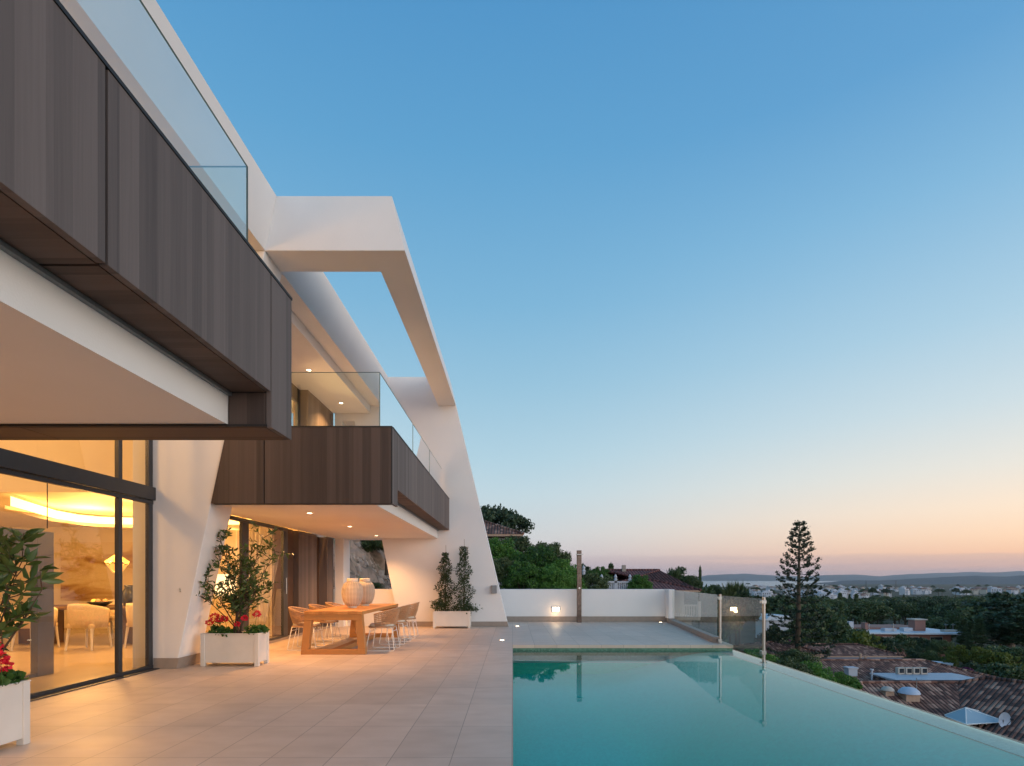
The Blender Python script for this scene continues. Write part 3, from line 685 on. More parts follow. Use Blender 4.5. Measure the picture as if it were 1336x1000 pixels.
mb = MB(); mb.lathe([(0, .772), (.09, .772), (.14, .9), (.13, 1.06), (.08, 1.15), (.10, 1.2), (.0, 1.19)], -7.75, 11.1, 20); mb.build('body', M['dark_ceramic'], tv, smooth=True)
tb = thing('fruit_bowl', (-8.35, 11.1, .77), 'low dark bowl of fruit on the indoor dining table', 'bowl')
mb = MB(); mb.lathe([(0, .772), (.10, .772), (.22, .86), (.20, .87), (.0, .82)], -8.35, 11.1, 20); mb.build('bowl', M['dark_ceramic'], tb, smooth=True)
for k in range(5):
    a = k*1.25; m_ = MB(); m_.lathe([(.0, .81), (.045, .84), (.05, .88), (.03, .915), (0, .92)], -8.35+.1*math.cos(a), 11.1+.1*math.sin(a), 10); m_.build('fruit', M['gold_shade'] if k % 2 else M['rope'], tb, smooth=True)
pd = thing('pendant_lamp', (-8.0, 11.1, 1.5), 'glowing golden pendant lamp hanging over the indoor dining table', 'lamp')
for (dz, r0, r1, f_) in ((1.80, .04, .20, 1), (1.62, .19, .08, 0)):
    mb = MB(); seg = 48; vs = []
    for lv, t_ in enumerate((0, .5, 1)):
        for k in range(seg):
            a = 2*math.pi*k/seg; rr = (r0+(r1-r0)*t_)*(1+.10*math.sin(8*a)*(t_ if f_ else 1-t_))
            vs.append((-8.0+rr*math.cos(a), 11.1+rr*math.sin(a), dz-.14*t_+.02*math.sin(8*a)))
    mb.add(vs, [(i*seg+k, i*seg+(k+1) % seg, (i+1)*seg+(k+1) % seg, (i+1)*seg+k) for i in range(2) for k in range(seg)]); mb.build('shade', M['gold_shade'], pd, smooth=True)
mb = MB(); mb.tube([(-8.0, 11.1, 1.8), (-8.0, 11.1, 2.7)], .006, 6); mb.build('cord', M['dark_metal'], pd)
small_light('bulb', pd, (-8.0, 11.1, 1.63), 25, .05, (1, .6, .22))

# ================================================================ terrace furniture
# teak table
tt = thing('teak_table', (-3.15, 11.1, 0), 'long solid teak outdoor dining table with trapezoid frame legs under the balcony', 'table')
mb = MB(); mb.box(-3.65, -2.625, 9.60, 12.60, .70, .76); mb.build('tabletop', M['teak'], tt, bevel=.006)
def legframe(y0, y1):
    m_ = MB()
    xl0, xl1, xr0, xr1 = -3.71, -3.60, -2.70, -2.585
    m_.prism_y([(-3.71, 0), (-3.58, 0), (-3.525, .60), (-3.64, .699)], y0, y1) if 0 else None
    m_.prism_y([(-3.71, .09), (-3.58, .09), (-3.53, .60), (-3.655, .60)], y0, y1)
    m_.prism_y([(-2.71, .09), (-2.585, .09), (-2.635, .60), (-2.76, .60)], y0, y1)
    m_.prism_y([(-3.715, 0), (-2.58, 0), (-2.587, .0895), (-3.707, .0895)], y0-.003, y1+.003)
    m_.prism_y([(-3.655, .6005), (-2.635, .6005), (-2.64, .699), (-3.65, .699)], y0-.003, y1+.003)
    m_.build('leg', M['teak_leg'], tt, bevel=.004)
legframe(9.61, 9.73); legframe(12.47, 12.59)
mb = MB(); mb.box(-3.22, -3.08, 9.74, 12.46, .004, .085); mb.build('stretcher', M['teak'], tt, bevel=.004)
# woven vases
M['vase_w'] = None
def weave_mat():
    m, t, p = newmat('open_cane_weave'); T = t.nodes.new; K = t.links.new
    tc_ = T('ShaderNodeTexCoord'); s = T('ShaderNodeSeparateXYZ'); K(tc_.outputs['Object'], s.inputs[0])
    wv = T('ShaderNodeMath'); wv.operation = 'MULTIPLY'; K(s.outputs[2], wv.inputs[0]); wv.inputs[1].default_value = 260
    si = T('ShaderNodeMath'); si.operation = 'SINE'; K(wv.outputs[0], si.inputs[0])
    r = T('ShaderNodeMapRange'); K(si.outputs[0], r.inputs[0]); r.inputs[1].default_value = -1; r.inputs[2].default_value = 1; r.inputs[3].default_value = .0; r.inputs[4].default_value = 1
    mx_ = T('ShaderNodeMixRGB'); K(r.outputs[0], mx_.inputs[0]); mx_.inputs[1].default_value = (.34, .26, .19, 1); mx_.inputs[2].default_value = (.74, .62, .49, 1)
    K(mx_.outputs[0], p.inputs['Base Color']); p.inputs['Roughness'].default_value = .75
    bp = T('ShaderNodeBump'); bp.inputs['Strength'].default_value = .8; bp.inputs['Distance'].default_value = .006; K(si.outputs[0], bp.inputs['Height']); K(bp.outputs[0], p.inputs['Normal'])
    return m
M['vase_w'] = weave_mat()
for i, (x, y) in enumerate(((-3.15, 10.78), (-3.13, 11.62))):
    z = .762
    q = thing('woven_lantern', (x, y, z), ['barrel shaped woven cane lantern at the near end of the teak table', 'barrel shaped woven cane lantern standing behind the first on the teak table'][i], 'lantern')
    m_ = MB(); prof = [(.09, .03), (.13, .05), (.17, .12), (.195, .21), (.203, .30), (.195, .38), (.165, .46), (.125, .50), (.10, .51)]
    m_.lathe([(r_, z+h) for r_, h in prof], x, y, 40); m_.build('body', M['vase_w'], q, smooth=True)
    m_ = MB(); m_.lathe([(.10, z+.51), (.108, z+.52), (.108, z+.57), (.094, z+.575), (.094, z+.50)], x, y, 32); m_.build('neck', M['cane'], q, smooth=True)
    m_ = MB(); m_.lathe([(0, z+.001), (.085, z+.001), (.09, z+.03), (.0, z+.031)], x, y, 32); m_.build('base', M['white_wood'], q)
    m_ = MB()
    for k in range(20):
        a = 2*math.pi*k/20; m_.tube([(x+(r_+.002)*math.cos(a), y+(r_+.002)*math.sin(a), z+h) for r_, h in prof], .003, 4, False)
    m_.build('ribs', M['cane'], q)
# rope chairs
def rope_chair():
    q = thing('rope_chair', (0, 0, 0), 'x', 'chair', 'woven rope armchairs around the teak table'); q['_local'] = 1
    n = 40; rim = []; low = []
    for k in range(n+1):
        a = R(-112+224*k/n); c_ = .5*(1+math.cos(a))
        rim.append(Vector((-.30*math.cos(a), .30*math.sin(a), .60+.19*c_**.8)))
        low.append(Vector((-.225*math.cos(a)+.02, .235*math.sin(a), .455)))
    m_ = MB(); m_.tube(rim, .014, 8); bk = m_.build('rim', M['rope'], q, smooth=True)
    m_ = MB()
    for k in range(0, n+1):
        m_.tube([rim[k], rim[k].lerp(low[k], .5)+Vector((-.012*math.cos(R(-112+224*k/n)), .012*math.sin(R(-112+224*k/n)), 0)), low[k]], .0078, 5, False)
    for t_ in (.14, .28, .42, .56, .7, .84, 1.0):
        m_.tube([r_.lerp(l_, t_) for r_, l_ in zip(rim, low)], .007, 5, False)
    m_.build('backrest', M['rope'], q, smooth=True)
    m_ = MB(); sp = []
    for k in range(28):
        a = 2*math.pi*k/28; sp.append((.02+.25*math.copysign(abs(math.cos(a))**.7, math.cos(a)), .245*math.copysign(abs(math.sin(a))**.7, math.sin(a))))
    m_.prism_z(sp, .425, .45); m_.build('seat', M['rope'], q, bevel=.006)
    m_ = MB(); m_.prism_z([(x*.92, y*.92) for x, y in sp], .451, .492); m_.build('cushion', M['cushion'], q, bevel=.012)
    for s in (-1, 1):
        m_ = MB(); m_.tube([(-.19, s*.19, .43), (-.25, s*.255, .03), (-.235, s*.258, .008), (.255, s*.258, .008), (.27, s*.255, .03), (.20, s*.19, .43)], .0075, 6)
        m_.tube([(-.10, s*.19, .43), (-.17, s*.257, .008)], .006, 6); m_.tube([(.19, s*.19, .424), (-.19, s*.19, .424)], .008, 6)
        m_.build('leg', M['white_metal'], q, smooth=True)
    m_ = MB(); m_.tube([(-.205, -.20, .36), (-.205, .20, .36)], .006, 6); m_.tube([(.205, -.2, .36), (.205, .2, .36)], .006, 6); m_.build('stretcher', M['white_metal'], q)
    return q
rc = rope_chair()
sp_ = [(-2.42, 10.3, R(180), 'nearest woven rope armchair on the pool side of the teak table'),
       (-2.42, 11.33, R(178), 'middle woven rope armchair on the pool side of the teak table'),
       (-2.42, 12.38, R(182), 'woven rope armchair on the pool side of the table, nearest the end wall'),
       (-3.93, 10.42, R(2), 'woven rope armchair on the house side of the teak table, nearest the sliding door'),
       (-3.93, 11.45, R(-2), 'middle woven rope armchair on the house side of the teak table'),
       (-3.93, 12.45, R(1), 'woven rope armchair on the house side of the table, farthest back')]
for i, (x, y, a, lab) in enumerate(sp_):
    c = rc if i == 0 else copy_tree(rc)
    c.location = (x, y, 0); c.rotation_euler = (0, 0, a); c['label'] = lab

# ================================================================ leaves and plants
def leaf_mesh(name, pos, dirs, length, width, matl, fold=.25, parent=None):
    """pointed leaves: 6 verts, 4 faces; pos Nx3, dirs Nx3 unit"""
    n_ = len(pos); pos = np.array(pos); dirs = np.array(dirs)
    rnd = rng.normal(size=(n_, 3)); side = np.cross(dirs, rnd); side /= np.linalg.norm(side, axis=1)[:, None]+1e-9
    up = np.cross(side, dirs)
    ln = (length*(.65+.5*rng.random(n_)))[:, None]; wd = (width*(.7+.5*rng.random(n_)))[:, None]
    v0 = pos; v1 = pos+dirs*ln*.35+side*wd*.5+up*wd*fold; v2 = pos+dirs*ln*.35-side*wd*.5+up*wd*fold
    v3 = pos+dirs*ln*.72+side*wd*.38-up*ln*.03+up*wd*fold*.6; v4 = pos+dirs*ln*.72-side*wd*.38-up*ln*.03+up*wd*fold*.6
    v5 = pos+dirs*ln-up*ln*.14; m1 = pos+dirs*ln*.36; m2 = pos+dirs*ln*.72-up*ln*.06
    V_ = np.stack([v0, v1, v2, v3, v4, v5, m1, m2], 1).reshape(-1, 3)
    base = (np.arange(n_)*8)[:, None]
    tris = np.array([[0, 1, 6], [0, 6, 2], [1, 3, 7], [1, 7, 6], [6, 7, 4], [6, 4, 2], [3, 5, 7], [7, 5, 4]])
    Fc = (base[:, :, None]+tris[None]).reshape(-1, 3)
    return tri_mesh(name, V_, Fc, matl)
def tri_mesh(name, V_, Fc, matl, k=3):
    me = bpy.data.meshes.new(name); me.vertices.add(len(V_)); me.vertices.foreach_set('co', V_.astype(np.float32).ravel())
    me.loops.add(Fc.size); me.loops.foreach_set('vertex_index', Fc.astype(np.int32).ravel())
    me.polygons.add(len(Fc)); me.polygons.foreach_set('loop_start', np.arange(0, Fc.size, k, dtype=np.int32))
    me.update(calc_edges=True); me.validate(); me.materials.append(matl); return me
def quad_leaves(name, pos, size, matl, flat=0.0, dirs=None):
    n_ = len(pos); pos = np.array(pos, dtype=float)
    a = rng.normal(size=(n_, 3)) if dirs is None else np.array(dirs)
    a /= np.linalg.norm(a, axis=1)[:, None]+1e-9
    b_ = rng.normal(size=(n_, 3)); b_ = np.cross(a, b_); b_ /= np.linalg.norm(b_, axis=1)[:, None]+1e-9
    s = (size*(.6+.8*rng.random(n_)))[:, None]
    V_ = np.stack([pos-a*s, pos+b_*s*.5, pos+a*s, pos-b_*s*.5], 1).reshape(-1, 3)
    Fc = (np.arange(n_)*4)[:, None]+np.arange(4)[None]
    return tri_mesh(name, V_, Fc, matl, 4)
def unit(n_):
    a = rng.normal(size=(n_, 3)); return a/np.linalg.norm(a, axis=1)[:, None]

def planter(x0, x1, y0, y1, h, label):
    q = thing('planter_box', ((x0+x1)/2, (y0+y1)/2, 0), label, 'planter', 'white wooden planter boxes')
    m_ = MB(); t_ = .03; z0 = .055
    m_.box(x0+.012, x1-.012, y0+.012, y0+.012+t_, z0, h-.012); m_.box(x0+.012, x1-.012, y1-.012-t_, y1-.012, z0, h-.012)
    m_.box(x0+.012, x0+.012+t_, y0+.045, y1-.045, z0, h-.012); m_.box(x1-.012-t_, x1-.012, y0+.045, y1-.045, z0, h-.012); m_.box(x0+.045, x1-.045, y0+.045, y1-.045, z0, z0+.02)
    m_.build('box', M['white_wood'], q, bevel=.003)
    m_ = MB(); r_ = .035
    m_.box(x0-.004, x1+.004, y0-.004, y0+r_, h-.0118, h); m_.box(x0-.004, x1+.004, y1-r_, y1+.004, h-.0118, h); m_.box(x0-.004, x0+r_, y0+r_+.001, y1-r_-.001, h-.0118, h); m_.box(x1-r_, x1+.004, y0+r_+.001, y1-r_-.001, h-.0118, h)
    m_.build('rim', M['white_wood'], q, bevel=.002)
    for x in (x0+.03, x1-.03):
        for y in (y0+.03, y1-.03):
            m_ = MB(); m_.box(x-.03, x+.03, y-.03, y+.03, 0.001, h-.0125); m_.build('leg', M['white_wood'], q, bevel=.003)
    m_ = MB(); m_.box(x0+.046, x1-.046, y0+.046, y1-.046, h-.1, h-.035); m_.build('soil', M['soil'], q)
    return q
planter(-4.72, -3.845, 8.29, 8.665, .50, 'white planter box with a leafy shrub and red geraniums beside the slanted pier')
planter(-4.80, -3.885, 4.03, 4.42, .51, 'white planter box cut off by the left edge, nearest the viewer')
planter(-2.14, -1.14, 14.70, 15.08, .465, 'white planter box with two climbing plants against the end wall')

def shrub(base, z0, targets, leaf_len, leaf_w, seed, label, name='shrub', twig_n=9, nleaf=9, spread=.25, matl=None):
    """targets: tips (x,y,z) the main stems reach"""
    random.seed(seed)
    q = thing(name, (base[0], base[1], z0), label, 'shrub')
    st = MB(); pos = []; dirs = []
    for (tx, ty, tz) in targets:
        b0 = Vector((base[0]+random.uniform(-.07, .07), base[1]+random.uniform(-.04, .04), z0)); tip = Vector((tx, ty, tz))
        mid = b0.lerp(tip, .5)+Vector((random.uniform(-.06, .06), random.uniform(-.06, .06), random.uniform(0, .08)))
        pts = [b0*(1-t)*(1-t)+mid*2*t*(1-t)+tip*t*t for t in [i/10 for i in range(11)]]
        st.tube(pts, [.012*(1-.75*i/10) for i in range(11)], 6)
        ends = []
        for k in range(twig_n):
            i = random.randint(3, 10) if k else 10
            d = Vector((random.gauss(0, 1), random.gauss(0, 1), random.gauss(.35, .6))).normalized()
            d = (d+(pts[i]-pts[i-1]).normalized()*.7).normalized()
            l_ = spread*random.uniform(.4, 1)
            e1 = pts[i]+d*l_*.5; e2 = pts[i]+d*l_+Vector((0, 0, .02))
            st.tube([pts[i], e1, e2], [.005, .004, .002], 4, False)
            for j in range(nleaf):
                t = random.uniform(.35, 1)
                p = pts[i].lerp(e2, t)
                ld = (d*.6+Vector((random.gauss(0, 1), random.gauss(0, 1), random.gauss(.1, .7)))).normalized()
                pos.append(p); dirs.append(ld)
    s_ = st.build('stem', M['bark'], q, smooth=True)
    o0 = q.location; P2 = [(p.x-o0[0], p.y-o0[1], p.z-o0[2]) for p in pos]
    link_mesh('foliage', leaf_mesh('foliage', P2, [tuple(d) for d in dirs], leaf_len, leaf_w, matl or M['leaf_shrub']), q)
    return q
def geranium(cx, cy, z0, spots, heads, label, r=.12, ln=.05):
    q = thing('geranium', (cx, cy, z0), label, 'flowers'); o0 = q.location
    pos = []; 
    for (x, y, z, rr) in spots:
        d = unit(170); d[:, 2] = np.abs(d[:, 2]); p = np.array([x, y, z])+d*rr*(.6+.4*rng.random((170, 1))); pos.append(p)
    P_ = np.concatenate(pos)-np.array(o0); dd = unit(len(P_)); dd[:, 2] = np.abs(dd[:, 2])*.4; dd /= np.linalg.norm(dd, axis=1)[:, None]
    link_mesh('foliage', leaf_mesh('foliage', P_, dd, ln, ln*1.0, M['leaf_geranium'], .12), q)
    st = MB()
    for (x, y, z, rr) in heads:
        st.tube([(x+random.uniform(-.05, .05), y, z-.16), (x, y, z)], .003, 5)
        d = unit(70); P_ = np.array([x, y, z])-np.array(o0)+d*rr*(.5+.5*rng.random((70, 1)))*np.array([1, 1, .7])
        link_mesh('flower_head', leaf_mesh('flower_head', P_, d, .03, .03, M['petal'], .1), q)
    st.build('stem', M['leaf_geranium'], q)
# planter 1
shrub((-4.25, 8.46), .46, [(-4.48, 8.42, 1.92), (-4.35, 8.5, 1.55), (-4.05, 8.5, 1.75), (-3.85, 8.45, 1.95), (-4.7, 8.35, 1.35), (-4.2, 8.5, 1.35), (-3.95, 8.42, 1.45), (-4.5, 8.45, 1.6), (-3.68, 8.5, 1.75), (-4.15, 8.4, 1.6), (-4.75, 8.3, 1.1), (-3.9, 8.55, 1.15)],
      .095, .030, 5, 'airy green shrub growing in the planter box beside the slanted pier', twig_n=15, nleaf=9, spread=.30)
geranium(-4.25, 8.45, .46, [(-4.52, 8.42, .48, .13), (-4.38, 8.40, .46, .12), (-3.97, 8.42, .48, .14), (-3.9, 8.5, .5, .10)],
         [(-4.62, 8.36, .66, .045), (-4.53, 8.34, .75, .06), (-4.46, 8.34, .72, .06), (-4.37, 8.32, .72, .045), (-4.08, 8.34, .73, .04), (-3.90, 8.36, .79, .05), (-4.19, 8.34, .64, .03)],
         'red geraniums at the foot of the shrub beside the slanted pier')
# planter 0
shrub((-4.2, 4.24), .46, [(-4.06, 4.2, 1.86), (-3.98, 4.25, 1.55), (-3.80, 4.2, 1.34), (-3.62, 4.22, 1.24), (-4.2, 4.3, 1.9), (-3.86, 4.15, .98), (-4.3, 4.2, 1.6), (-3.80, 4.25, 1.46), (-4.0, 4.2, 1.2)],
      .155, .046, 9, 'glossy green shrub reaching in from the left edge of the picture', twig_n=7, nleaf=6, spread=.24)
geranium(-4.05, 4.2, .46, [(-3.98, 4.16, .50, .11), (-4.15, 4.22, .5, .14), (-4.0, 4.3, .5, .12)], [(-3.87, 4.12, .74, .055), (-3.86, 4.14, .67, .05), (-3.95, 4.16, .80, .055)],
         'red geranium in the planter box at the left edge of the picture', ln=.055)
# planter 2: two climbing plants on stakes
for i, (x, h, lab) in enumerate(((-1.83, 1.62, 'slim dark climbing plant on a stake, left one in the planter by the end wall'), (-1.33, 1.78, 'slim dark climbing plant on a stake, right one in the planter by the end wall'))):
    q = thing('climbing_plant', (x, 14.89, .43), lab, 'plant', 'climbing plants by the end wall')
    n_ = 3400; t = rng.random(n_)**1.2; rad = (.27-.17*t)*(1+.35*np.sin(t*19+i*2))*(1-.25*(t > .93)); ang = rng.random(n_)*2*math.pi; rr = rad*np.sqrt(rng.random(n_))
    zz_ = .03+t*(h-.05); P_ = np.stack([rr*np.cos(ang)*1.15, rr*np.sin(ang)*.8, zz_], 1)
    mask = rng.random(n_) < .55+.45*np.sin(t*37+ang*2+i)**2
    P_ = P_[mask]; d = unit(len(P_)); d[:, 2] = d[:, 2]*.5+.3; d /= np.linalg.norm(d, axis=1)[:, None]
    link_mesh('foliage', leaf_mesh('foliage', P_, d, .055, .026, M['leaf_conifer']), q)
    P_ = rng.normal(size=(350, 3))*np.array([.13, .08, .06])+np.array([(-.12 if i == 0 else .1), 0, .08 if i else .2]); d = unit(350)
    link_mesh('foliage', leaf_mesh('foliage', P_, d, .06, .03, M['leaf_conifer']), q)
    m_ = MB(); m_.tube([(x, 14.89, .43), (x+.02, 14.89, .43+h*.9)], [.02, .006], 6); m_.build('stem', M['bark'], q)
    m_ = MB(); m_.tube([(x+.01, 14.92, .43), (x+.012, 14.92, .43+h+.2)], .006, 5); m_.build('stake', M['pale_bark'], q)

# ================================================================ ground and far land
def smooth(a, b, x): t = np.clip((x-a)/(b-a), 0, 1); return t*t*(3-2*t)
TY = np.array([-200, 0, 12, 25, 40, 70, 120, 250, 500, 900, 1500, 3000, 4000, 6000])
TZ = np.array([-9, -8.5, -8.6, -8.9, -9.6, -10.8, -13.0, -17.5, -25, -34, -39, -42.5, -46, -60])
def gz(X, Y):
    X = np.asarray(X, float); Y = np.asarray(Y, float)
    right = np.interp(Y, TY, TZ)
    left = np.interp(Y, [-200, 14, 60, 120, 300, 700, 6000], [-3.2, -2.2, -2.4, -6, -14, -30, -60])
    s = smooth(3, 24, X+0*Y) * 1.0
    far = smooth(150, 600, Y); s = np.maximum(s, far)
    z = left*(1-s)+right*s
    hill = np.clip((-4.2-X)*.75, 0, 9)*smooth(15.5, 20, Y)*(1-smooth(60, 120, Y))
    z = z+hill
    z = np.where(Y > 2600, np.maximum(z, z+(-42.0-z)*smooth(.50, .60, X/np.maximum(Y, 1))), z)
    return z+.25*np.sin(X*.21+Y*.13)*smooth(24, 60, np.abs(Y)+0*X)+1.6*np.sin(X*.011+1)*np.sin(Y*.009)*smooth(150, 500, Y)
xs = np.concatenate([np.linspace(-9000, -200, 22, endpoint=False), np.linspace(-200, -40, 20, endpoint=False), np.linspace(-40, 60, 80, endpoint=False), np.linspace(60, 300, 50, endpoint=False), np.linspace(300, 9000, 40)])
ysg = np.concatenate([np.linspace(-200, 0, 12, endpoint=False), np.linspace(0, 100, 90, endpoint=False), np.linspace(100, 600, 80, endpoint=False), np.linspace(600, 5200, 60)])
XX, YY = np.meshgrid(xs, ysg); ZZ = gz(XX, YY)
# keep the ground under the villa and pool low
und = (XX > -14.5) & (XX < 5.2) & (YY < 17.8); ZZ = np.where(und, np.minimum(ZZ, -3.3), ZZ)
nx, ny = len(xs), len(ysg)
idx = np.arange(nx*ny).reshape(ny, nx); Fq = np.stack([idx[:-1, :-1], idx[:-1, 1:], idx[1:, 1:], idx[1:, :-1]], -1).reshape(-1, 4)
mg, tg, pg = newmat('scrubland'); gg = tg.nodes.new('ShaderNodeNewGeometry')
ra, _ = tint_noise(tg, pg, [(.010, .018, .008), (.022, .034, .013), (.045, .045, .022)], gg.outputs['Position'], .06, 10, .35, .66)
tg.links.new(ra.outputs[0], pg.inputs['Base Color']); pg.inputs['Roughness'].default_value = 1
me = tri_mesh('ground', np.stack([XX, YY, ZZ], -1).reshape(-1, 3), Fq, mg, 4)
g_ = link_mesh('ground', me); tag(g_, kind='structure')
# sea
ms, ts, ps = newmat('sea'); ps.inputs['Base Color'].default_value = (.10, .16, .22, 1); ps.inputs['Roughness'].default_value = .3
mb = MB(); mb.add([(-13900, 3300, -44), (15400, 3300, -44), (15400, 18900, -44), (-13900, 18900, -44)], [(0, 1, 2, 3)])
o = mb.build('sea', ms); tag(o, kind='structure')
# far hills
mh = mat('far_hills', (.04, .06, .075), 1, noise=.3, nscale=.0012)
def hills(D, prof, depth, name):
    vs = []; n_ = len(prof)
    for row, (k, dd) in enumerate(((0, 0), (1, .5), (.8, 1))):
        for (px, py) in prof:
            X_ = (px-669)/F*D; zt = CH+(756-py)/F*D
            z = -46 if k == 0 else -46+(zt+46)*k
            vs.append((X_*(1+dd*depth/D), D+dd*depth, z if k else -46))
    fs = [(r*n_+i, r*n_+i+1, (r+1)*n_+i+1, (r+1)*n_+i) for r in range(2) for i in range(n_-1)]
    m_ = MB(); m_.add(vs, fs); o_ = m_.build(name, mh, smooth=True); tag(o_, kind='structure')
def prof(pts, step=9, amp=.5, seed=1):
    r_ = random.Random(seed); xs_ = [p[0] for p in pts]; out_ = []; x = xs_[0]; w_ = 0
    while x <= xs_[-1]:
        w_ = w_*.7+r_.uniform(-amp, amp); out_.append((x, float(np.interp(x, xs_, [p[1] for p in pts]))+w_)); x += step
    return out_
hills(14000, prof([(-300, 752), (700, 754), (850, 755), (900, 756), (922, 750.5), (950, 749), (975, 748.2), (1005, 750.5), (1050, 752.5), (1085, 750), (1110, 749), (1150, 751.5), (1200, 748), (1260, 745.5), (1300, 746.5), (1336, 744), (1900, 744)], seed=3), 3000, 'far_hills')
hills(4700, prof([(1040, 764), (1090, 759), (1120, 757), (1150, 758), (1200, 755), (1240, 752), (1275, 751), (1305, 752.5), (1340, 749.5), (1900, 748)], seed=5, amp=.35), 1500, 'coastal_hills')

# ---------------------------------------------------------------- tree prototypes (built around the origin, unit-ish metres)
def clumped(n_clump, n_leaf, shape, cr, fill=.55):
    out_ = []
    for k in range(n_clump):
        c_ = shape(k, n_clump); d = rng.normal(size=(n_leaf, 3)); d /= np.linalg.norm(d, axis=1)[:, None]
        out_.append(c_[None]+d*(cr*(.5+.7*rng.random())*rng.random((n_leaf, 1))**.45)*np.array([1, 1, .7]))
    return np.concatenate(out_)
def ell(rx, rz, zc_, thin=0.0):
    def f(k, n_):
        d = unit(1)[0]; d[2] = abs(d[2])*1.25-.35 if thin == 0 else d[2]
        r_ = .55+.45*rng.random(); return np.array([d[0]*rx*r_, d[1]*rx*r_, zc_+d[2]*rz*r_])
    return f
def make_tree(name, trunk_h, trunk_r, crown_pts, leaf, matl, cat='tree', bark='bark', limbs=5, cz=None):
    q = thing(name, (0, 0, -500), 'tree', cat); q['_local'] = 1
    m_ = MB(); top = trunk_h; m_.tube([(0, 0, -9), (0, 0, -.8), (.05*trunk_h*.3, 0, top*.5), (0, .04*trunk_h*.3, top)], [trunk_r*1.5, trunk_r*1.25, trunk_r, trunk_r*.55], 8)
    for k in range(limbs):
        t_ = crown_pts[rng.integers(len(crown_pts))]; m_.tube([(0, 0, top*.75), (t_[0]*.4, t_[1]*.4, top*.75+(t_[2]-top*.75)*.45), tuple(t_*np.array([.8, .8, .95]))], [trunk_r*.5, trunk_r*.32, trunk_r*.1], 5)
    m_.build('trunk', M[bark], q)
    link_mesh('crown', quad_leaves(name+'_crown', crown_pts, leaf, matl), q)
    return q
P = {}
P['near'] = make_tree('leafy_tree', 2.0, .12, clumped(90, 190, ell(2.2, 1.9, 2.9), .55), .085, M['leaf_hedge'])
P['near2'] = make_tree('leafy_tree', 2.0, .12, clumped(80, 190, ell(2.2, 1.9, 2.9), .6), .085, M['leaf_olive'])
P['round'] = make_tree('round_tree', 2.5, .18, clumped(70, 70, ell(3.0, 2.6, 4.0), .8), .20, M['leaf_dark'])
P['round2'] = make_tree('round_tree', 2.5, .18, clumped(60, 80, ell(3.2, 2.2, 3.8), .85), .20, M['leaf_olive'])
P['lime'] = make_tree('pale_green_tree', 1.6, .10, clumped(45, 70, ell(1.6, 1.7, 2.4), .5), .13, M['leaf_lime'])
def umb(k, n_):
    a = rng.random()*6.283; r_ = 4.2*math.sqrt(rng.random()); return np.array([r_*math.cos(a), r_*math.sin(a), 7.2+1.5*math.sqrt(max(0, 1-(r_/4.4)**2))-.5*rng.random()])
P['stone'] = make_tree('stone_pine', 7.0, .28, clumped(110, 90, umb, .8), .16, M['leaf_dark'], bark='pale_bark', limbs=9)
def cone(k, n_):
    t = rng.random(); r_ = (1-t)*.85*rng.random()**.4; a = rng.random()*6.283; return np.array([r_*math.cos(a), r_*math.sin(a), .4+t*7.2])
P['cyp'] = make_tree('cypress', 1.0, .12, clumped(120, 45, cone, .3), .13, M['leaf_dark'], limbs=0)
def cone2(k, n_):
    t = rng.random(); r_ = (1-t)*2.2*rng.random()**.4; a = rng.random()*6.283; return np.array([r_*math.cos(a), r_*math.sin(a), 1.2+t*7.6])
P['fir'] = make_tree('fir_tree', 6.0, .14, clumped(130, 40, cone2, .4), .15, M['leaf_olive'], limbs=0)
def tallf(k, n_):
    t = rng.random(); r_ = 1.9*math.sin(math.pi*min(.97, .12+t*.85))**.8*rng.random()**.5; a = rng.random()*6.283; return np.array([r_*math.cos(a), r_*math.sin(a), 3.0+t*8])
P['tall'] = make_tree('tall_dark_tree', 7.5, .24, clumped(120, 60, tallf, .7), .17, M['leaf_dark'], bark='pale_bark', limbs=4)
# palm
def palm():
    q = thing('palm_tree', (0, 0, -500), 'palm', 'palm tree'); q['_local'] = 1
    m_ = MB(); m_.tube([(0, 0, -.5), (.1, 0, 2.6), (.05, 0, 5.2)], [.20, .15, .17], 8); m_.build('trunk', M['bark'], q)
    V_ = []; F_ = []
    for k in range(46):
        a = rng.random()*6.283; up = rng.uniform(-.5, 1.25); ln = rng.uniform(1.3, 1.9); d = np.array([math.cos(a)*math.cos(up), math.sin(a)*math.cos(up), math.sin(up)])
        s_ = np.cross(d, [0, 0, 1.0]); s_ /= np.linalg.norm(s_)+1e-6
        for j in range(13):   # fan leaflets
            f_ = (j-6)/6*.75; dd = d*math.cos(f_)+s_*math.sin(f_); st = np.array([0.05, 0, 5.2])+d*ln*.45; e = st+dd*ln*.55+np.array([0, 0, -.18*ln*abs(f_)-.1])
            p_ = np.cross(dd, rng.normal(size=3)); p_ /= np.linalg.norm(p_)+1e-6; b0 = len(V_)
            V_ += [st, (st+e)/2+p_*.035, e, (st+e)/2-p_*.035]; F_.append([b0, b0+1, b0+2, b0+3])
        b0 = len(V_); V_ += [np.array([.05, 0, 5.15]), np.array([.05, 0, 5.2])+d*ln*.45+s_*.02, np.array([.05, 0, 5.25])+d*ln*.46, np.array([.05, 0, 5.2])+d*ln*.45-s_*.02]; F_.append([b0, b0+1, b0+2, b0+3])
    link_mesh('crown', tri_mesh('palm_crown', np.array(V_), np.array(F_), M['leaf_olive'], 4), q)
    return q
P['palm'] = palm()
USED = {}
